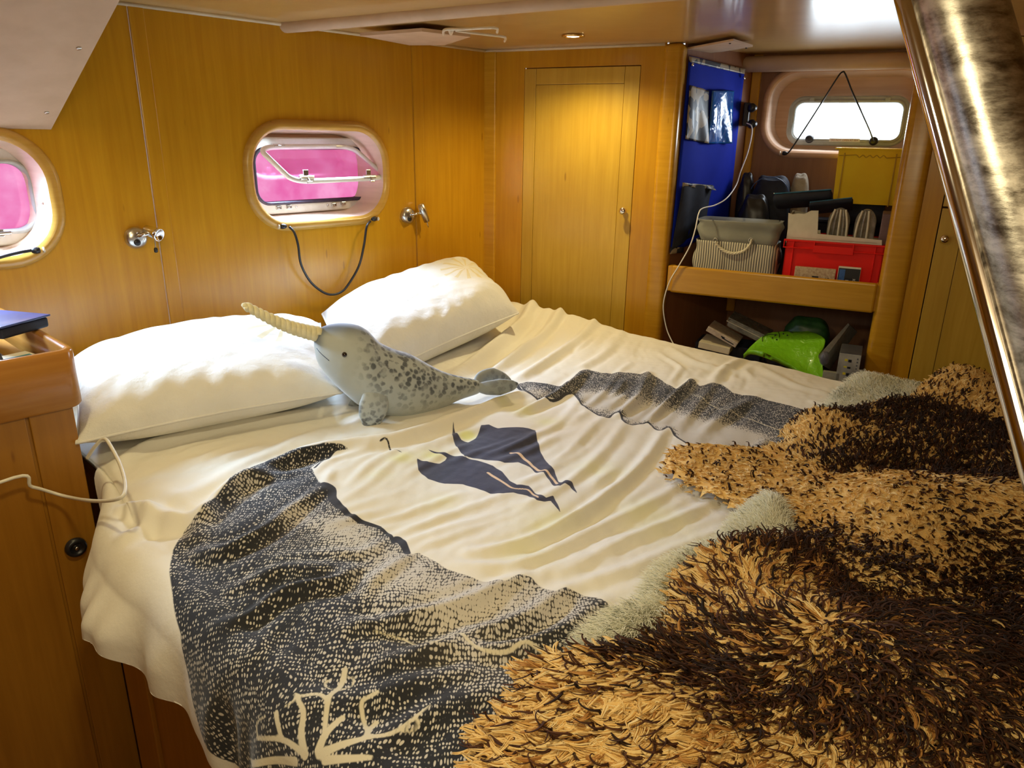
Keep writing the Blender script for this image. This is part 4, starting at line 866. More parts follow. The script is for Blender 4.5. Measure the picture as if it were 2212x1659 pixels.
def darkA(a, b): return _dk(dA, a, b)
dA = hill([((1700, 935), .06, .7), ((1850, 920), .10, 1.), ((2000, 930), .10, 1.), ((2130, 960), .12, 1.2), ((1950, 1020), .12, 1.3), ((2100, 1040), .12, 1.3), ((1800, 1030), .05, .8), ((1560, 965), .05, .6), ((1640, 975), .05, .5), ((2212, 1020), .14, 1.2), ((2100, 1200), .10, .5), ((1900, 1290), .10, .7), ((2200, 1300), .14, 1.), ((1740, 1200), .05, .8), ((1900, 1110), .05, -.3)])  # rear skin: dark wool patches, with valley shade put into the wool colour
dB = hill([((1560, 1255), .07, 1.), ((1700, 1260), .08, 1.1), ((1850, 1280), .09, 1.2), ((1980, 1330), .13, 1.4), ((2150, 1400), .16, 1.4), ((1380, 1450), .06, .9), ((1500, 1490), .06, .7), ((1620, 1580), .07, .7), ((1280, 1450), .05, .7), ((1900, 1450), .12, .7), ((2100, 1560), .15, 1.), ((1700, 1370), .07, -.4), ((1800, 1480), .06, -.4), ((1620, 1340), .05, -.3), ((1460, 1340), .03, .5), ((1800, 1620), .06, .3), ((1340, 1490), .04, .5), ((1150, 1580), .08, -.3)])  # front skin: naturally dark wool plus shade painted into the hollows
def patch(f, sc, seed, amp=.35): return lambda a, b: np.clip(f(a, b) + amp * fbm(a, b, sc, seed, 3), .0, 1)
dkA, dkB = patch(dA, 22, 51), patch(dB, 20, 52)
def flowf(L_):
    c = [(pab([p])[0], pab([(p[0] + d[0], p[1] + d[1])])[0] - pab([p])[0]) for p, d in L_]; c = [(p, d / np.linalg.norm(d)) for p, d in c]
    def f(a, b):
        x = np.zeros(np.shape(a)); y = np.zeros(np.shape(a))
        for (pa, pb_), d in c: w_ = 1 / ((a - pa) ** 2 + (b - pb_) ** 2 + 2e-3) ** 1.5; x = x + w_ * d[0]; y = y + w_ * d[1]
        return np.arctan2(y, x) + .5 * fbm(a, b, 18, 8)
    return f
flA = flowf([((1500, 990), (-20, 8)), ((1700, 960), (-6, -16)), ((1900, 900), (4, -20)), ((2080, 850), (6, -20)), ((1650, 1050), (-6, 18)), ((1900, 1100), (-14, 10)), ((2100, 1150), (14, 8)), ((1950, 1230), (0, 18)), ((1800, 1000), (-4, -16))])
flB = flowf([((1100, 1560), (-24, 2)), ((1200, 1620), (-24, 4)), ((1300, 1450), (-16, -8)), ((1450, 1300), (-18, -10)), ((1600, 1250), (0, -20)), ((1750, 1350), (10, -10)), ((1600, 1450), (-16, -10)), ((1800, 1550), (4, 14)), ((2000, 1450), (14, 4)), ((1400, 1620), (-20, 6))])
flC = flowf([((1650, 1100), (2, -20)), ((1560, 1190), (-16, -8)), ((1420, 1280), (-18, 0)), ((1300, 1390), (-14, 8)), ((1870, 830), (-6, -16))])
# the two pale skins
PCa, hfC = skin(PC1, .030, hC, M_hidep, skC, .035); r = sample(PCa, 26000, .0); hair('wool', r, hfC, flC, .026, .00055, 6, M_pale, skC, .55, .002, .8)
r = sample(PCa, 2600, .004, lambda a, b: np.clip(.15 + 1.1 * fbm(a, b, 40, 61), 0, 1)); hair('dark_wool', r, hfC, flC, .022, .00040, 6, M_paled, skC, .7, .002, .8)
PDa, hfD = skin(PC2, .026, hC, M_hidep, skD, .035); r = sample(PDa, 13000, .0); hair('wool', r, hfD, flC, .022, .00055, 6, M_pale, skD, .6, .003, 1.)
r = sample(PDa, 2600, .004, lambda a, b: np.clip(.15 + 1.1 * fbm(a, b, 40, 62), 0, 1)); hair('dark_wool', r, hfD, flC, .018, .00042, 6, M_paled, skD, .7, .003, 1.)
# rear brown skin: short wool
PAa, hfA = skin(PA, .036, hA, M_hideg, skA, .05)
r = sample(PAa, 12000, .0); hair('wool', r, hfA, flA, .016, .00095, 6, M_gold, skA, .35, .0018, .7, jit=.5, lock=6, spread=.0034)
r = sample(PAa, 5200, .0, lambda a, b: .16 + .84 * dkA(a, b)); hair('dark_wool', r, hfA, flA, .015, .0010, 6, M_brn, skA, .75, .0018, .8, jit=.5, lock=4, spread=.0013)
r = sample(PAa, 3600, .0, lambda a, b: .01 + .99 * dkA(a, b) ** 2); hair('black_wool', r, hfA, flA, .020, .0011, 6, M_blk, skA, .8, .0025, 1., jit=.6, lock=4, spread=.002)
# front brown skin: long curls
PBa, hfB = skin(PB, .040, hB, M_hideg, skB, .05)
r = sample(PBa, 9500, .0); hair('wool', r, hfB, flB, .034, .00100, 9, M_gold, skB, .28, .0036, .9, jit=.4, lock=8, spread=.0040)
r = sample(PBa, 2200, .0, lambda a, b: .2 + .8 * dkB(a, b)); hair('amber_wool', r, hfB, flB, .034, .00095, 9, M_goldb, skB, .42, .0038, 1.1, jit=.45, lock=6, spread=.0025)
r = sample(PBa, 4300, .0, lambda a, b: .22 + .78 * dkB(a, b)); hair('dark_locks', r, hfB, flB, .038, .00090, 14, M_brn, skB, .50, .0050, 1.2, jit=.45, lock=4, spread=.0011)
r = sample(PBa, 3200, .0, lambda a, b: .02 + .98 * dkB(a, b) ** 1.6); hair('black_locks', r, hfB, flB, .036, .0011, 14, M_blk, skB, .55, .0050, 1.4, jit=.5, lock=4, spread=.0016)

# ================================================================ TOY NARWHAL
U_ = onz(1040, 850, .67) - onz(800, 880, .67); U_[2] = 0; U_ /= np.linalg.norm(U_); VN = np.array([-U_[1], U_[0], 0]); NP = onz(850, 893, .665) + VN * .055
ns = lambda x, y, o=0.: onp(x, y, NP + VN * o, VN)
nar = thing('toy_narwhal', 'grey spotted plush narwhal with cream twisted horn, resting against the pillows', 'soft toy', onz(870, 890, .66))
ST_ = [((678, 728), (679, 752), .3), ((689, 711), (685, 780), .62), ((712, 702), (699, 803), .8), ((742, 699), (720, 827), .9), ((772, 703), (745, 850), .92), ((794, 714), (772, 872), .92), ((818, 738), (808, 890), .90), ((852, 755), (850, 897), .88), ((888, 766), (886, 898), .86), ((924, 786), (920, 892), .84), ((958, 803), (955, 879), .82), ((992, 813), (991, 863), .8), ((1022, 819), (1026, 852), .75), ((1034, 823), (1036, 847), .7)]
tp = smoothpts([ns(*a) for a, b, w in ST_], 4); bt = smoothpts([ns(*b) for a, b, w in ST_], 4); ww = np.interp(np.linspace(0, 1, len(tp)), np.linspace(0, 1, len(ST_)), [w for *_, w in ST_])
n = 36; V, Fc, sp, bk = [], [], [], []
for i in range(len(tp)):
    c = (tp[i] + bt[i]) / 2; h = np.linalg.norm(tp[i] - bt[i]) / 2; up = (tp[i] - bt[i]) / (2 * h)
    for j in range(n):
        a = 2 * math.pi * j / n; V.append(c + up * h * math.cos(a) + VN * h * ww[i] * math.sin(a)); f = i / (len(tp) - 1)
        sp.append(float(np.clip((math.cos(a) + .75 - .9 * abs(f - .62)) * 1.1, 0, 1) * smst(.26, .40, f)))
        bk.append(float(np.clip(smst(.55, .95, math.cos(a) - .35 * f) + .9 * smst(.13, .06, f) * smst(-.2, .3, math.cos(a)), 0, 1)))
for i in range(len(tp) - 1):
    for j in range(n): Fc.append([i * n + j, i * n + (j + 1) % n, (i + 1) * n + (j + 1) % n, (i + 1) * n + j])
Fc.append(list(range(n))[::-1]); Fc.append([(len(tp) - 1) * n + j for j in range(n)])
def _plush(nt, p):
    A = lambda q: N(nt, 'ShaderNodeAttribute', attribute_name=q).outputs['Fac']
    g = mapping(nt, (1, 1, 1)); vo = N(nt, 'ShaderNodeTexVoronoi'); vo.inputs['Scale'].default_value = 62; vo.inputs['Randomness'].default_value = 1
    wn = N(nt, 'ShaderNodeTexNoise'); wn.inputs['Scale'].default_value = 70; nt.links.new(g, wn.inputs['Vector']); ad = N(nt, 'ShaderNodeVectorMath', operation='MULTIPLY_ADD'); nt.links.new(wn.outputs['Color'], ad.inputs[0]); ad.inputs[1].default_value = (.012,) * 3; nt.links.new(g, ad.inputs[2]); nt.links.new(ad.outputs[0], vo.inputs['Vector'])
    s = ramp(nt, [(.36, (1,) * 3), (.56, (0,) * 3)]); nt.links.new(vo.outputs['Distance'], s.inputs[0])
    big = ramp(nt, [(.34, (.2,) * 3), (.5, (1,) * 3)]); nt.links.new(noise(nt, g, 26, 3), big.inputs[0])
    base = mix(nt, noise(nt, g, 18, 3), (.40, .44, .44), (.50, .54, .53)); base = mix(nt, math_(nt, 'MULTIPLY', A('back'), .85), base, (.10, .13, .20))
    m = math_(nt, 'MULTIPLY', math_(nt, 'MULTIPLY', s.outputs[0], A('spot')), big.outputs[0]); nt.links.new(mix(nt, math_(nt, 'MULTIPLY', m, .9), base, (.06, .07, .085)), p.inputs['Base Color'])
    bump(nt, p, noise(nt, g, 600, 2), .15, .001)
M_plush = mat('grey_plush', (.5, .54, .54), .75, build=_plush, Sheen_Weight=.5, Sheen_Roughness=.4)
def fattr(o, **k):
    for q, v in k.items(): at = o.data.attributes.new(q, 'FLOAT', 'POINT'); at.data.foreach_set('value', np.asarray(v, np.float32))
    return o
bodyo = fattr(mk('body', V, Fc, M_plush, nar, smooth=True), spot=sp, back=bk); fixn(bodyo)
def lobe(name, pts, half, fl, off, spot, back, tn=None):
    """padded flat limb: pts centre line px, half-widths px->m list"""
    C = smoothpts([ns(x, y, o) for (x, y), o in zip(pts, off)], 5); hw = np.interp(np.linspace(0, 1, len(C)), np.linspace(0, 1, len(half)), half); V, Fc, n = [], [], 20
    for i in range(len(C)):
        d = C[min(i + 1, len(C) - 1)] - C[max(i - 1, 0)]; d /= np.linalg.norm(d); wv_ = np.cross(d, VN if tn is None else tn); wv_ /= np.linalg.norm(wv_); nn_ = np.cross(wv_, d)
        for j in range(n): a = 2 * math.pi * j / n; V.append(C[i] + wv_ * hw[i] * math.cos(a) + nn_ * hw[i] * fl * math.sin(a))
    for i in range(len(C) - 1):
        for j in range(n): Fc.append([i * n + j, i * n + (j + 1) % n, (i + 1) * n + (j + 1) % n, (i + 1) * n + j])
    Fc.append(list(range(n))[::-1]); Fc.append([(len(C) - 1) * n + j for j in range(n)]); o = mk(name, V, Fc, M_plush, nar, smooth=True); fattr(o, spot=np.clip(spot * np.linspace(-.3, 1.6, len(V)), 0, 1), back=np.full(len(V), back)); return fixn(o)
lobe('flipper', [(818, 834), (812, 856), (806, 886), (803, 910), (801, 932)], [.014, .032, .038, .035, .024, .003], .40, [-.062, -.076, -.080, -.078, -.072], 1., .1)
lobe('flipper', [(790, 855), (770, 875), (760, 890)], [.010, .022, .020, .003], .42, [.06, .08, .085], 1., .1)
lobe('fluke', [(1028, 836), (1050, 838), (1080, 836), (1108, 832), (1119, 828)], [.010, .020, .024, .015, .002], .55, [.0, -.015, -.022, -.026, -.028], .6, .45)
lobe('fluke', [(1028, 834), (1038, 818), (1062, 812), (1088, 818), (1104, 822)], [.010, .020, .024, .016, .002], .6, [.0, .02, .035, .045, .05], .6, .35)
M_fleece = mottled('cream_fleece', (.74, .68, .42), (.86, .81, .58), 60, .9, .4, 400)
ha, hb = ns(688, 722), ns(531, 661); hd = hb - ha; hl_ = np.linalg.norm(hd); hd /= hl_; hx = np.cross(hd, Z); hx /= np.linalg.norm(hx); hy = np.cross(hd, hx); horn = None
hparts = []
for k in range(2):
    t_ = np.linspace(0, 1, 90); rr_ = .0118 * (1 - .45 * t_); P = [ha + hd * hl_ * t + rr_[i] * .75 * (math.cos(2 * math.pi * 7 * t + k * math.pi) * hx + math.sin(2 * math.pi * 7 * t + k * math.pi) * hy) + Z * .010 * math.sin(math.pi * t) * (-1) for i, t in enumerate(t_)]
    hparts.append(tubeg(P, rr_ * 1.02, 10))
P = [hb + hd * d_ for d_ in (-.004, .004, .010)]; hparts.append(tubeg(P, [.006, .0075, .003], 10))
V, Fc = merge(hparts); mk('horn', V, Fc, M_fleece, nar, smooth=True, label='cream twisted fleece horn')
from mathutils.bvhtree import BVHTree
_bv = BVHTree.FromPolygons([Vector(v) for v in np.array([w.co[:] for w in bodyo.data.vertices]) + BASE[bodyo]], [list(p.vertices) for p in bodyo.data.polygons])
def hitb(x, y): h = _bv.ray_cast(Vector(CAM), Vector(ray(x, y))); return np.array(h[0]), np.array(h[1])
e_, en_ = hitb(744, 766)

lathe('eye', [(.0062, -.004), (.0066, .000), (.0056, .0030), (.003, .0048), (.0008, .0052)], e_, en_ if en_ @ VN < 0 else -en_, mat('eye_bead', (.012, .006, .006), .06, coat=1.), nar, 20, label='glossy black bead eye')
m_ = [hitb(x, y)[0] for x, y in [(684, 752), (690, 760), (698, 768), (705, 774), (711, 779)]]; tube('mouth_seam', m_, .0012, mottled('dark_thread', (.10, .13, .20), (.14, .17, .24), 50, .8), nar, 6)

# ================================================================ ALCOVE CONTENTS
M_red = mottled('red_plastic', (.74, .008, .004), (.80, .012, .006), 10, .5, Specular_IOR_Level=.25); M_yel = mottled('yellow_plastic', (.93, .62, .008), (.97, .68, .012), 10, .5, Specular_IOR_Level=.25)
def FB(x0, y0, x1, y1, t):
    """face rectangle on the plane t: centre s, z, half w, half h"""
    sa_, za = bpx(x0, (y0 + y1) / 2, t); sb_, zb = bpx(x1, (y0 + y1) / 2, t); zt = bpx((x0 + x1) / 2, y0, t)[1]; zb = bpx((x0 + x1) / 2, y1, t)[1]; return (sa_ + sb_) / 2, (zt + zb) / 2, (sb_ - sa_) / 2, (zt - zb) / 2
def bb(name, s, z, hw, hh, t, dep, m, par=None, bev=.003, **p):
    return box(name, B(s, t + dep / 2, z), D2 * hw, N2 * dep / 2, Z * hh, m, par, bev, **p)
SZ = .794   # shelf surface
def bottomz(s, z, hw, hh, zb): top_ = z + hh; return s, (top_ + zb) / 2, hw, (top_ - zb) / 2
# red crate
s_, z_, hw, hh = FB(1688, 524, 1912, 600, .07); ztop = z_ + hh; zb = SZ + .001; rc = thing('crate', 'red plastic stacking crate on the shelf board', 'crate', B(s_, .2, zb))
zt = ztop; dcr = .30
def rcb(name, s0, s1, t0, t1, z0, z1, m=M_red, par=None, bev=.0015, **p): return box(name, B((s0 + s1) / 2, (t0 + t1) / 2, (z0 + z1) / 2), D2 * (s1 - s0) / 2, N2 * (t1 - t0) / 2, Z * (z1 - z0) / 2, m, par or rc, bev, **p)
sl_, sr_ = s_ - hw + .008, s_ + hw - .008; parts_ = []
def bx_(s0, s1, t0, t1, z0, z1, bev=.001): return boxg(B((s0 + s1) / 2, (t0 + t1) / 2, (z0 + z1) / 2), D2 * (s1 - s0) / 2, N2 * (t1 - t0) / 2, Z * (z1 - z0) / 2, bev)
V, Fc = merge([bx_(sl_, sr_, .075, .080, zb, zt), bx_(sl_, sr_, .36, .365, zb, zt), bx_(sl_, sl_ + .005, .075, .365, zb, zt), bx_(sr_ - .005, sr_, .075, .365, zb, zt), bx_(sl_, sr_, .075, .365, zb, zb + .005)]); mk('wall', V, Fc, M_red, rc)
V, Fc = merge([bx_(sl_ - .008, sr_ + .008, .064, .082, zt - .005, zt + .001), bx_(sl_ - .008, sr_ + .008, .064, .078, zt - .030, zt - .026)] + [bx_(x - .0015, x + .0015, .064, .078, zt - .028, zt) for x in (sl_ - .006, sl_ + .028, sr_ - .028, sr_ + .006)]); mk('rim', V, Fc, M_red, rc)
V, Fc = merge([bx_(sl_ + .10, sr_ - .10, .062, .066, zt - .040, zt - .014), bx_(sl_ + .098, sl_ + .102, .062, .08, zt - .040, zt), bx_(sr_ - .102, sr_ - .098, .062, .08, zt - .040, zt)]); mk('handle', V, Fc, M_red, rc)
for x in (sl_ + .028, sr_ - .028): rcb('rib', x - .002, x + .002, .069, .077, zb, zt - .026)
# white tray holder lying on the crate with dark rounded cases
M_card = mottled('white_card', (.62, .58, .46), (.70, .66, .54), 20, .6); M_fog = mottled('grey_translucent_plastic', (.16, .15, .13), (.30, .28, .24), 40, .18, coat=.6)
s_, z_, hw, hh = FB(1700, 462, 1905, 530, .09); mt_ = thing('magazine_holder', 'white cut-away magazine holder standing in the red crate', 'holder', B(s_, .12, zt))
f_ = lambda u, o, v: B(u, .09 + o, v)
cs_ = [bpx(x, y, .09) for x, y in ((1700, 528), (1703, 460), (1712, 463), (1724, 461), (1738, 462), (1752, 455), (1768, 455), (1766, 505), (1905, 519), (1905, 534))]
V, Fc = plate(f_, cs_, [], 0.0, -.006); fixn(mk('front_face', V, Fc, M_card, mt_))
cs_ = [bpx(x, y, .094) for x, y in ((1700, 528), (1703, 460), (1738, 466), (1745, 475), (1740, 505), (1766, 505), (1766, 534))]
V, Fc = plate(f_, cs_, [], .13, -.005); fixn(mk('back_face', V, Fc, M_card, mt_))
q0 = bpx(1700, 500, .09)[0]; zq = bpx(1905, 534, .09)[1]; bb('base', s_, zt + .006, hw * .97, .004, .09, .14, M_card, mt_)
bb('side_face', q0 + .003, z_ - .006, .002, hh * .95, .09, .14, M_card, mt_)
# clear sleeves (rounded tops)
def arch(name, x0, x1, y0, y1, t, dep, m, label, lines):
    s_, z_, hw, hh = FB(x0, y0, x1, y1, t); th = thing(name, label, 'sleeve', B(s_, t, z_ - hh))
    pts = [(s_ - hw, z_ - hh), (s_ + hw, z_ - hh)] + [(s_ + hw * math.cos(a), z_ + hh - hw * 1.4 + hw * 1.4 * math.sin(a)) for a in np.linspace(0, math.pi, 14)]
    for k in range(4):
        sc_ = 1 - .10 * abs(k - 1.5) / 1.5; V, Fc = plate(lambda u, o, v: B(s_ + (u - s_) * sc_, t + .012 * k + o, z_ - hh + (v - z_ + hh) * sc_), pts, [], 0, -.006); fixn(mk('pouch', V, Fc, m, th))
    for k, u in enumerate(lines):
        V, Fc = tubeg(smoothpts([B(s_ + hw * u, t - .004, z_ - hh), B(s_ + hw * u * .9, t - .006, z_), B(s_ + hw * u * .55, t - .002, z_ + hh * .85)], 5), .0042, 8); mk('fold', V, Fc, [M_card, M_fog][k % 2], th, smooth=True)
arch('clear_sleeve', 1787, 1836, 447, 515, .13, .05, M_fog, 'clear plastic sleeves with rounded top standing behind the holder, left one', (-.8, -.35, .1, .5, .85))
arch('clear_sleeve', 1845, 1893, 450, 520, .13, .05, M_fog, 'smoky plastic sleeves with rounded top standing behind the holder, right one', (-.75, -.2, .3))
bb('book_body', *bottomz(*FB(1900, 462, 1925, 540, .12), SZ + .08), .12, .14, mottled('mauve_board', (.16, .09, .09), (.2, .12, .12), 20, .6), None, label='dark mauve folder edge beside the right alcove post', category='folder').name = 'folder'
bk_ = thing('storage_box', 'dark navy storage box behind the sleeves in the alcove', 'box', B(1.42, .3, SZ)); bb('body', 1.42, SZ + .125, .17, .124, .372, .10, M_navy, bk_, .01); bb('lid', 1.42, SZ + .256, .172, .006, .371, .102, M_navy, bk_, .003)
# yellow crate
s_, z_, hw, hh = FB(1803, 322, 1950, 442, .30); yc = thing('crate', 'yellow plastic storage crate under the alcove porthole', 'crate', B(s_, .36, z_ - hh))
yl = bpx(1800, 430, .30)[0]; tl_, tr_ = s_ - hw, s_ + hw + .01
f_ = lambda u, o, v: B(u, o, v)
def frust(s0, s1, t0, t1, z0, z1, k, th=.004):
    V, Fc = [], []; R = []
    for z, e in ((z0, k), (z1, 0)):
        for d in (0, th): R.append([B(s0 + e + d, t0 + e * .5 + d, z + (th if d and z == z0 else 0)), B(s1 - e - d, t0 + e * .5 + d, z + (th if d and z == z0 else 0)), B(s1 - e - d, t1 - e * .5 - d, z + (th if d and z == z0 else 0)), B(s0 + e + d, t1 - e * .5 - d, z + (th if d and z == z0 else 0))])
    o0, i0, o1, i1 = R; V = o0 + i0 + o1 + i1
    for j in range(4): k_ = (j + 1) % 4; Fc += [[j, k_, 8 + k_, 8 + j], [4 + k_, 4 + j, 12 + j, 12 + k_], [8 + j, 8 + k_, 12 + k_, 12 + j]]
    return V, Fc + [[3, 2, 1, 0], [4, 5, 6, 7]]
V, Fc = frust(tl_, tr_, .30, .44, z_ - hh, z_ + hh, .006); fixn(mk('tub', V, Fc, M_yel, yc))
V, Fc = merge([boxg(B(s_, .297, z_ + hh), D2 * (hw + .012), N2 * .006, Z * .003, .001), boxg(B(s_, .443, z_ + hh), D2 * (hw + .012), N2 * .006, Z * .003, .001), boxg(B(tl_ - .004, .37, z_ + hh), D2 * .008, N2 * .075, Z * .003, .001), boxg(B(tr_ + .004, .37, z_ + hh), D2 * .008, N2 * .075, Z * .003, .001)]); mk('rim', V, Fc, M_yel, yc)
zz = z_ + hh * .74; wvp = [B(tl_ + .004, .299, zz + .001)] + [B(s_ - hw * .45 + hw * .9 * k / 24, .2985, zz + .0045 * math.cos(k / 24 * 2 * math.pi * 4.5)) for k in range(25)] + [B(tr_ - .006, .299, zz + .001)]
M_yeld = mottled('yellow_plastic_ridge', (.55, .32, .008), (.6, .36, .01), 10, .5); tube('moulded_wave', wvp, .0016, M_yeld, yc, 6)
for u in (-.80, .72): box('rib', B(s_ + hw * u, .2995, z_ - .01), D2 * .0022, N2 * .0022, Z * hh * .95, M_yeld, yc, .0008)
pl_ = thing('box_file', 'flat dark box file supporting the yellow crate', 'box', B(1.5, .33, SZ + .26)); zz0 = SZ + .263; bb('body', s_ - .01, (zz0 + z_ - hh) / 2, .085, max((z_ - hh - zz0) / 2 - .0005, .003), .33, .12, M_navy, pl_, .002)
# striped basket
s_, z_, hw, hh = FB(1497, 477, 1686, 600, .09); bz = SZ + .002; top_ = z_ + hh; bsk = thing('fabric_basket', 'striped fabric basket with grey rim and rope handle on the shelf', 'basket', B(s_, .15, bz))
def softbox(s_, hw, t0, t1, z0, z1, bul, m, name, par, attrs=None):
    R, nz, k = [], 22, 12; n = 0
    for i in range(nz + 1):
        v = i / nz; z = z0 + (z1 - z0) * v; e = bul * math.sin(math.pi * min(v * 1.0, 1)) ; q = rrect(s_, (t0 + t1) / 2, hw - .012 * (1 - v) + e, (t1 - t0) / 2 + e * .8, .030, k); n = len(q)
        R.append([B(x + .004 * math.sin(18 * y + 9 * v * v), y + .005 * math.sin(30 * x + 8 * v), z) for x, y in q])
    V = [p for r in R for p in r]; Fc = [[i * n + j, i * n + (j + 1) % n, (i + 1) * n + (j + 1) % n, (i + 1) * n + j] for i in range(nz) for j in range(n)]
    Fc.append(list(range(n))[::-1]); inner = [B(s_ + (1 - .05) * ((np.array(p) - C0z) @ D2 - s_), ((np.array(p) - C0z) @ N2 - (t0 + t1) / 2) * .93 + (t0 + t1) / 2, p[2] - .012) for p in R[-1]]; b0 = len(V); V += inner
    Fc += [[nz * n + j, nz * n + (j + 1) % n, b0 + (j + 1) % n, b0 + j] for j in range(n)] + [[b0 + j for j in range(n)]]; return mk(name, V, Fc, m, par, smooth=True)
def _stripe(nt, p):
    t = N(nt, 'ShaderNodeTexCoord'); d = N(nt, 'ShaderNodeVectorMath', operation='DOT_PRODUCT'); nt.links.new(t.outputs['Object'], d.inputs[0]); d.inputs[1].default_value = tuple(D2)
    f = noise(nt, mapping(nt, (1, 1, 1)), 14, 2); s = math_(nt, 'SINE', math_(nt, 'ADD', math_(nt, 'MULTIPLY', d.outputs['Value'], 6.283 / .0092), math_(nt, 'MULTIPLY', f, 4.)))
    r = ramp(nt, [(.46, (.15, .14, .13)), (.62, (.66, .60, .44))]); nt.links.new(math_(nt, 'ADD', math_(nt, 'MULTIPLY', s, .5), .5), r.inputs[0]); nt.links.new(r.outputs[0], p.inputs['Base Color'])
M_str = mat('striped_ticking', (.5, .5, .4), .85, build=_stripe); M_gry = _cloth('grey_canvas', (.20, .20, .17), (.28, .28, .24), .4)
zmid = bz + (top_ - bz) * .70; softbox(s_, hw * .93, .07, .22, bz, zmid, .012, M_str, 'body', bsk); softbox(s_, hw * .94, .068, .222, zmid - .002, top_, .004, M_gry, 'cuff', bsk)
hpts = [(1545, 523), (1556, 536), (1572, 545), (1590, 547), (1608, 541), (1620, 528), (1623, 519)]; hp = smoothpts([bp(x, y, .055) for x, y in hpts], 7); rp = []
for k in range(3):
    P = []; 
    for i, c_ in enumerate(hp): a = i * .75 + k * 2.094; P.append(c_ + .0030 * (math.cos(a) * Z + math.sin(a) * N2))
    rp.append(tubeg(P, .0032, 8))
V, Fc = merge(rp); mk('rope_handle', V, Fc, _cloth('cotton_rope', (.70, .64, .47), (.78, .72, .55)), bsk, smooth=True)
for x, y in ((1545, 519), (1622, 519)):
    V, Fc = tubeg([bp(x, y, .060) + .0078 * (math.cos(a) * D2 + math.sin(a) * Z) for a in np.linspace(0, 2 * math.pi, 20)[:-1]], .0017, 8, True); mk('eyelet', V, Fc, M_satin, bsk, smooth=True)
# book and packet leaning on the crate front
s_, z_, hw, hh = FB(1808, 577, 1857, 625, .035); kb_ = thing('paperback', 'small black and blue booklet standing in front of the red crate', 'book', B(s_, .04, SZ)); s_, z_, hw, hh = bottomz(s_, z_, hw, hh, SZ + .001)
bb('pages', s_, z_, hw, hh, .036, .012, M_paper, kb_, .001); bb('cover', s_, z_ - .003, hw * .97, hh * .965, .0345, .0015, mat('black_print', (.012, .014, .02), .35), kb_, .0)
bb('blue_band', s_ - hw * .62, z_ - .003, hw * .26, hh * .9, .0338, .0007, mottled('blue_print', (.02, .09, .30), (.03, .12, .4), 60, .4), kb_, 0)
M_wht = mat('white_print', (.75, .74, .70), .5)
rot = frm(B(s_ + hw * .50, .0332, z_ + hh * .02), -Z, D2, -N2); text('lettering', 'Know y', .0150, rot, M_wht, kb_); rot = frm(B(s_ - hw * .02, .0332, z_ + hh * .0), -Z, D2, -N2); text('lettering', 'prosta', .0150, rot, M_wht, kb_)
s_, z_, hw, hh = bottomz(*FB(1714, 579, 1803, 625, .04), SZ + .001); pk = thing('packet', 'beige printed packet with the number 10 standing in front of the red crate', 'packet', B(s_, .04, SZ))
M_pk = mottled('beige_print', (.42, .27, .16), (.62, .50, .32), 120, .5); bb('body', s_, z_, hw, hh, .042, .020, M_pk, pk, .002); bb('dark_patch', s_ + hw * .05, z_ + hh * .35, hw * .16, hh * .14, .0412, .001, mat('black_print', (.012, .014, .02), .35), pk, 0)
text('lettering', '10', .019, frm(B(s_ + hw * .62, .0412, z_ + hh * .32), D2, Z, -N2), mat('black_print', (.012, .014, .02), .35), pk)
# bags at the back of the shelf
def blob(name, c, r, m, par, squ=2.6, **p):
    bm = bmesh.new(); bmesh.ops.create_uvsphere(bm, u_segments=40, v_segments=24, radius=1.); V = []
    for v in bm.verts:
        d = np.array(v.co); q = np.sign(d) * np.abs(d) ** (2 / squ); q /= max(1e-6, (np.abs(q) ** squ).sum() ** (1 / squ)); w_ = 1 + .03 * math.sin(7 * d[0] + 5 * d[2]) + .02 * math.sin(13 * d[1] + 9 * d[2]); V.append(c + (D2 * q[0] * r[0] + N2 * q[1] * r[1] + Z * q[2] * r[2]) * w_)
    bm.verts.index_update(); Fc = [[v.index for v in f.verts] for f in bm.faces]; bm.free(); return fixn(mk(name, V, Fc, m, par, smooth=True, **p))
def bag(name, x0, y0, x1, y1, t, dep, zb, m, label, cat, squ=3.2, par=True):
    s_, z_, hw, hh = FB(x0, y0, x1, y1, t); top_ = z_ + hh; zb = zb if zb is not None else z_ - hh; t_ = thing(name, label, cat, B(s_, t + dep / 2, zb)); blob('body', B(s_, t + dep / 2, (top_ + zb) / 2), (hw, dep / 2, (top_ - zb) / 2), m, t_, squ); return t_, s_, top_, hw
tb_, s_, top_, hw = bag('toiletry_bag', 1616, 380, 1706, 470, .34, .12, SZ, M_navy, 'dark rounded zip bag behind the striped basket', 'bag'); tube('piping', smoothpts([B(s_ + hw * math.cos(a) * .92, .335, top_ - .07 + .066 * math.sin(a)) for a in np.linspace(.2, 2.9, 12)], 3), .0018, mottled('blue_piping', (.03, .06, .16), (.05, .1, .22), 40, .3), tb_, 6)
bag('soft_bag', 1590, 420, 1662, 480, .27, .10, SZ, M_black, 'black soft bag slumped left behind the striped basket', 'bag', 2.6)
bag('small_pouch', 1592, 372, 1630, 410, .38, .06, SZ + .13, M_black, 'small black round pouch on the soft bag near the socket', 'pouch', 2.2)
tw, s_, top_, hw = bag('towel_roll', 1701, 374, 1748, 440, .40, .08, SZ + .10, _cloth('beige_towel', (.34, .28, .20), (.44, .38, .30), .8), 'rolled beige towel standing upright against the alcove back', 'towel', 2.4)
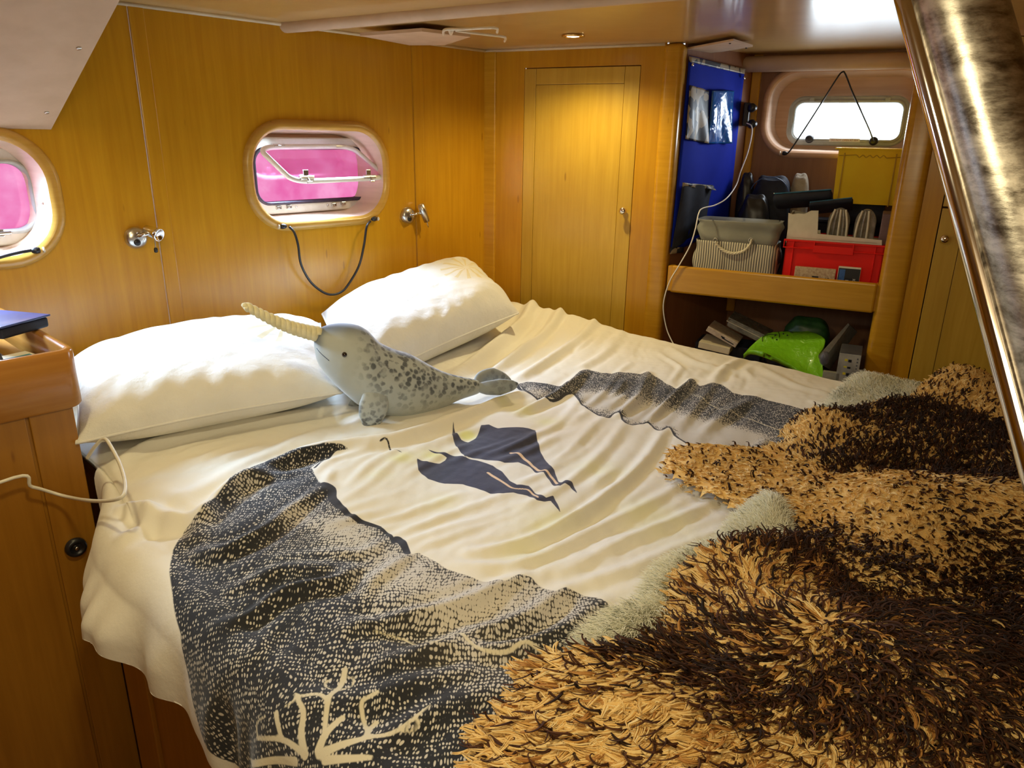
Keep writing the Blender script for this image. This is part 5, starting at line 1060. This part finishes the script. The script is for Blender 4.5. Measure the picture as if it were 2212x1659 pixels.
def pouch(px, t, z0, label, m1, m2, hw, dp, th, tilt):
    s_, z_ = bpx(*px, t); t_ = thing('flat_pouch', label, 'pouch', B(s_, t, z_)); x = D2 * math.cos(tilt) + Z * math.sin(tilt); zz_ = -D2 * math.sin(tilt) + Z * math.cos(tilt)
    bm_c = B(s_, t, z_); 
    V, Fc = boxg(bm_c, x * hw, N2 * dp - Z * .02, zz_ * th, th * .9, 4); mk('body', V, Fc, m1, t_, smooth=True); V, Fc = boxg(bm_c + zz_ * th * 1.0 + N2 * .0, x * hw * .96, N2 * dp * .95 - Z * .019, zz_ * .0022, .001, 2); mk('flap', V, Fc, m2, t_); return t_
M_teal = mottled('glossy_teal_nylon', (.01, .10, .20), (.02, .16, .30), 20, .18, coat=.5)
pouch((1735, 432), .22, 0, 'navy pouch with glossy teal flap above the white holder', M_navy, M_teal, .105, .07, .016, .12)
pouch((1795, 446), .20, 0, 'second teal-edged pouch wedged under the yellow crate', M_navy, M_teal, .075, .05, .008, .16)
# hanging organiser on the left lining
OA, OB = B(.803, .06, 0), B(.975, AB, 0); dS = (OB - OA); dS /= np.linalg.norm(dS); nS = np.array([-dS[1], dS[0], 0]); nS = nS if nS @ D2 > 0 else -nS; OP = OA + nS * .016
op = lambda x, y, o=0.: onp(x, y, OP + nS * o, nS)
org = thing('hanging_organiser', 'royal blue fabric organiser with patterned trim hanging on the alcove side', 'organiser', op(1530, 540))
def patch4(name, TL, TR, BR, BL, off, m, par, wav=.003, n1=24, n2_=30, th=.003, **p):
    c = [op(*q, off) for q in (TL, TR, BR, BL)]; V = []
    for i in range(n1 + 1):
        for j in range(n2_ + 1): u, v = i / n1, j / n2_; V.append(c[0] * (1 - u) * (1 - v) + c[1] * u * (1 - v) + c[2] * u * v + c[3] * (1 - u) * v + nS * wav * (math.sin(5 * u + 2 * v) + .6 * math.sin(11 * u - 3 * v + 1)))
    k = len(V); V = V + [v - nS * th for v in V]; I = lambda i, j: i * (n2_ + 1) + j; Fc = []
    for i in range(n1):
        for j in range(n2_): q = [I(i, j), I(i + 1, j), I(i + 1, j + 1), I(i, j + 1)]; Fc += [q, [a + k for a in q[::-1]]]
    rim_ = [I(i, 0) for i in range(n1)] + [I(n1, j) for j in range(n2_)] + [I(i, n2_) for i in range(n1, 0, -1)] + [I(0, j) for j in range(n2_, 0, -1)]
    for a, b in zip(rim_, rim_[1:] + rim_[:1]): Fc.append([b, a, a + k, b + k])
    return fixn(mk(name, V, Fc, m, par, smooth=True, **p))
M_blue = mottled('royal_blue_cloth', (.002, .016, .40), (.004, .026, .50), 5, .8, .3, 500, Specular_IOR_Level=.2)
def _camo(nt, p):
    vo = N(nt, 'ShaderNodeTexVoronoi'); vo.inputs['Scale'].default_value = 34; g = mapping(nt, (1, 1, .8)); nt.links.new(g, vo.inputs['Vector'])
    s = N(nt, 'ShaderNodeSeparateColor'); nt.links.new(vo.outputs['Color'], s.inputs[0]); r = ramp(nt, [(.50, (.015, .014, .025)), (.53, (.34, .28, .19))]); r.color_ramp.interpolation = 'CONSTANT'; nt.links.new(s.outputs[0], r.inputs[0]); nt.links.new(r.outputs[0], p.inputs['Base Color'])
M_camo = mat('patterned_vinyl', (.5, .4, .3), .5, build=_camo, coat=.12)
M_vinyl = mat('shiny_blue_vinyl', (.01, .13, .50), .14, coat=.5, build=lambda nt, p: bump(nt, p, noise(nt, mapping(nt, (1, 1, 1)), 16, 2, .4, 1.), .5, .02))
patch4('back_cloth', (1489, 120), (1611, 150), (1572, 490), (1448, 548), 0, M_blue, org)
patch4('top_trim', (1489, 121), (1611, 149), (1608, 160), (1490, 134), .004, M_camo, org, .001, 20, 3)
patch4('pocket', (1490, 184), (1534, 196), (1530, 310), (1481, 300), .014, M_camo, org, .004, label='black and beige patterned pocket')
patch4('pocket', (1538, 196), (1590, 196), (1580, 310), (1528, 310), .012, M_vinyl, org, .006, label='shiny clear blue pocket')
patch4('lower_pocket', (1474, 395), (1545, 400), (1520, 500), (1450, 540), .014, M_navy, org, .008)
patch4('pocket_trim', (1474, 394), (1546, 402), (1545, 411), (1474, 403), .018, M_camo, org, .006, 20, 3)
patch4('bottom_trim', (1449, 534), (1478, 534), (1477, 545), (1448, 549), .012, M_camo, org, .001, 10, 3)
for x, y in ((1494, 140), (1606, 168)): lathe('hook', [(.006, 0), (.006, .006), (.004, .008)], op(x, y, .004), nS, M_chrome, org, 14)
# sockets and white cable
so_ = thing('socket_box', 'black socket box with two round plugs beside the organiser', 'socket', op(1618, 270, .01)); c_ = bp(1613, 247, AB - .06); box('housing', c_, D2 * .012, N2 * .02, Z * .045, M_black, so_, .004)
for x, y in ((1628, 233), (1628, 268)): lathe('plug', [(.010, -.012), (.010, .0), (.017, .002), (.018, .014), (.014, .020), (.010, .030)], bp(x - 8, y, AB - .075), -N2 * .55 + D2 * .8, M_black, so_, 18)
wc = [bp(1613, 266, AB - .10), bp(1623, 272, AB - .11), bp(1624, 290, AB - .12), bp(1615, 330, AB - .15), bp(1600, 370, AB - .20), bp(1590, 400, AB - .24), bp(1570, 428, .16), bp(1545, 443, .10), bp(1518, 450, .03), bp(1509, 462, .0), bp(1502, 495, -.015), bp(1490, 532, -.02), bp(1466, 575, -.02), bp(1448, 605, -.02), bp(1436, 640, -.02), bp(1433, 670, -.02), bp(1440, 710, -.02), bp(1452, 738, -.03), bp(1464, 756, -.05)]
tube('phone_cable', smoothpts(wc, 8), .0024, mottled('white_cable', (.80, .78, .74), (.86, .84, .80), 40, .35), None, 8, label='thin white cable running from the socket down past the shelf', category='cable')

# lower alcove: boxes, green bag
LZ = .490
def lowbox(name, px, t, ex, ez, up, hx, ht, hz, m, label, cat, bev=.002):
    c_ = bp(*px, t); t_ = thing(name, label, cat, c_ - Z * hz); x = D2 * math.cos(ez) * math.cos(ex) + N2 * math.sin(ex) + Z * math.sin(ez); x /= np.linalg.norm(x); y = N2 - (N2 @ x) * x; y /= np.linalg.norm(y); y = y * math.cos(up) + np.cross(x, y) * math.sin(up); z = np.cross(x, y); z = z if z[2] > 0 else -z
    V, Fc = boxg(c_ + y * ht, x * hx, y * ht, z * hz, bev); mk('body', V, Fc, m, t_); return t_, c_, x, y, z
M_cream = mottled('cream_carton', (.62, .55, .38), (.70, .62, .45), 30, .6); M_beigeb = mottled('beige_game_box', (.45, .36, .28), (.60, .50, .42), 60, .5)
lowbox('carton', (1542, 752), .02, 0, -.10, 0, .062, .07, .0135, M_cream, 'long flat cream carton at the bottom left of the lower alcove', 'box')
t_, c_, x, y, z = lowbox('game_box', (1559, 728), .03, 0, -.42, 0, .066, .06, .011, M_beigeb, 'slanted beige carton with small dark print, leaning on the cream carton', 'box')
mk('printed_bar', *boxg(c_ + x * .028 - y * .0008 - z * .002, x * .026, y * .0006, z * .0016, 0), mat('black_print', (.012, .014, .02), .35), t_); mk('printed_mark', *boxg(c_ + x * .004 - y * .0008 + z * .002, x * .008, y * .0006, z * .002, 0), mat('black_print', (.012, .014, .02), .35), t_)
t_, c_, x, y, z = lowbox('food_container', (1612, 717), .07, 0, -.36, 0, .082, .06, .018, M_fog, 'clear plastic lidded container slanting beside the green bag', 'container', .012)
mk('lid', *boxg(c_ + y * .06 + z * .020, x * .086, y * .064, z * .003, .002), M_fog, t_); mk('lip', *boxg(c_ + y * .06 + z * .006, x * .087, y * .065, z * .0016, .001), M_card, t_)
lowbox('dark_box', (1570, 762), .10, 0, .0, 0, .13, .07, .030, M_navy, 'dark box under the slanted cartons in the lower alcove', 'box')
# green carrier bag
gb_ = thing('carrier_bag', 'bright lime green plastic carrier bag crumpled in the lower alcove', 'bag', bp(1700, 800, -.02))
def _lime(nt, p):
    bump(nt, p, noise(nt, mapping(nt, (1, 1, 1)), 34, 4, .55, 1.2), .6, .008)
M_lime = mat('lime_polythene', (.22, .58, .015), .28, build=_lime, coat=.4)
GL = [[(1606, 764), (1628, 742), (1654, 723), (1690, 716), (1720, 716), (1746, 714)], [(1612, 760), (1640, 750), (1672, 738), (1705, 728), (1740, 722), (1766, 722)], [(1618, 756), (1650, 758), (1690, 752), (1722, 745), (1755, 738), (1782, 734)], [(1630, 756), (1664, 764), (1704, 768), (1738, 764), (1764, 756), (1778, 752)], [(1646, 760), (1682, 776), (1720, 790), (1745, 792), (1758, 780), (1768, 768)], [(1655, 764), (1700, 784), (1740, 808), (1766, 820), (1778, 818), (1776, 786)]]
tt = [[-.02, .02, .05, .08, .10, .10], [-.04, .0, .03, .05, .06, .07], [-.05, -.03, .0, .02, .03, .03], [-.06, -.05, -.03, -.02, -.01, .0], [-.07, -.07, -.07, -.06, -.05, -.03], [-.07, -.08, -.09, -.09, -.08, -.05]]
G = np.array([[bp(*GL[i][j], tt[i][j]) for j in range(6)] for i in range(6)])
def upgrid(G, k):
    G = np.array([smoothpts(list(r), k) for r in G]); return np.array([smoothpts(list(G[:, j]), k) for j in range(G.shape[1])]).transpose(1, 0, 2)
G = upgrid(G, 8); hN, wN = G.shape[:2]; G[..., 2] += .003 * fbm(np.arange(hN)[:, None] * np.ones(wN), np.ones(hN)[:, None] * np.arange(wN), .35, 3); back = G + N2 * .012 - Z * .02
V = np.concatenate([G.reshape(-1, 3), back.reshape(-1, 3)]); K_ = hN * wN; I = lambda i, j: i * wN + j; Fc = [[I(i, j), I(i + 1, j), I(i + 1, j + 1), I(i, j + 1)] for i in range(hN - 1) for j in range(wN - 1)]; Fc += [[a + K_ for a in f[::-1]] for f in Fc]
rim_ = [I(0, j) for j in range(wN - 1)] + [I(i, wN - 1) for i in range(hN - 1)] + [I(hN - 1, j) for j in range(wN - 1, 0, -1)] + [I(i, 0) for i in range(hN - 1, 0, -1)]; Fc += [[a, b, b + K_, a + K_] for a, b in zip(rim_, rim_[1:] + rim_[:1])]
fixn(mk('sheet', V, Fc, M_lime, gb_, smooth=True))
M_prt = mat('black_print', (.012, .014, .02), .35)
def gpt(u, v): i = min(int(u * (hN - 1)), hN - 1); j = min(int(v * (wN - 1)), wN - 1); return G[i, j] - N2 * .002 + Z * .0015
for pl in ([(.10, .30), (.03, .36), (.05, .45), (.12, .50)], [(.04, .60), (.02, .68), (.10, .72)], [(.16, .50), (.10, .54), (.02, .57)]): tube('printed_curl', smoothpts([gpt(*q) for q in pl], 4), .0012, M_prt, gb_, 6)
for u, v in ((.14, .44), (.18, .47), (.12, .58), (.16, .60), (.10, .49)): lathe('printed_dot', [(.0030, 0), (.0026, .001)], gpt(u, v), -N2 + Z * .8, M_prt, gb_, 10)
bag('dark_cushion', 1640, 770, 1790, 850, .06, .16, LZ, M_black, 'black soft bag under the lime carrier bag', 'bag', 3.)
M_dgreen = mottled('dark_green_film', (.02, .07, .02), (.04, .12, .03), 30, .4); bag('green_pouch', 1690, 690, 1790, 760, .20, .12, LZ, M_dgreen, 'dark green bag in shadow behind the lime carrier bag', 'bag', 2.6)
# catalogue and mouse-like disc, carton of lamps
t_ = thing('booklet', 'thin grey booklet leaning diagonally against the carton', 'book', bp(1790, 780, .0)); c = [bp(1766, 770, -.03), bp(1772, 786, -.035), bp(1835, 702, .12), bp(1832, 698, .12)]
V = c + [v + N2 * .12 + D2 * .03 - Z * .05 for v in c]; fixn(mk('pages', V, [[0, 1, 2, 3], [7, 6, 5, 4], [0, 4, 5, 1], [1, 5, 6, 2], [2, 6, 7, 3], [3, 7, 4, 0]], mottled('grey_paper', (.30, .29, .27), (.42, .41, .38), 60, .5), t_))
M_gun = mottled('gunmetal_plastic', (.10, .10, .12), (.14, .14, .16), 20, .3, coat=.3); t_ = thing('computer_mouse', 'rounded dark grey mouse-shaped disc between green bag and carton', 'mouse', bp(1780, 798, -.08)); blob('shell', bp(1781, 774, -.075), (.017, .012, .026), M_gun, t_, 2.1)
s_, z_, hw, hh = FB(1808, 765, 1856, 830, -.10); s_, z_, hw, hh = bottomz(s_, z_, hw, hh, LZ); cr_ = thing('lamp_carton', 'tall grey carton with yellow squares printed on its front', 'box', B(s_, -.02, LZ)); bb('body', s_, z_, hw, hh, -.10, .14, mottled('grey_carton', (.20, .19, .16), (.42, .40, .34), 14, .5), cr_, .001); bb('top_panel', s_, z_ + hh + .001, hw * .98, .001, -.098, .136, M_gun, cr_, 0)
M_yp = mat('yellow_print', (.65, .55, .03), .5); zt_ = z_ + hh
for k in range(3):
    zc_ = zt_ - .022 - k * .025; h_ = .006 if k != 1 else .0042; bb('yellow_square', s_ - hw * .30, zc_, .0048, h_ * .7, -.1008, .0008, M_yp, cr_, 0); bb('dark_square', s_ + hw * .05, zc_ - .002, .0052, h_ * .8, -.1008, .0008, M_prt, cr_, 0)
for k in range(5): bb('printed_mark', s_ + hw * .72, zt_ - .014 - k * .012, .0022, .0028, -.1008, .0008, M_gun, cr_, 0)
s_, z_, hw, hh = FB(1775, 800, 1812, 840, -.11); bb('panel', s_, z_ - .01, hw, hh, -.10, .02, mottled('olive_card', (.28, .27, .20), (.36, .34, .26), 20, .6), None, .001, label='olive grey card below the mouse-shaped disc', category='card').name = 'card'
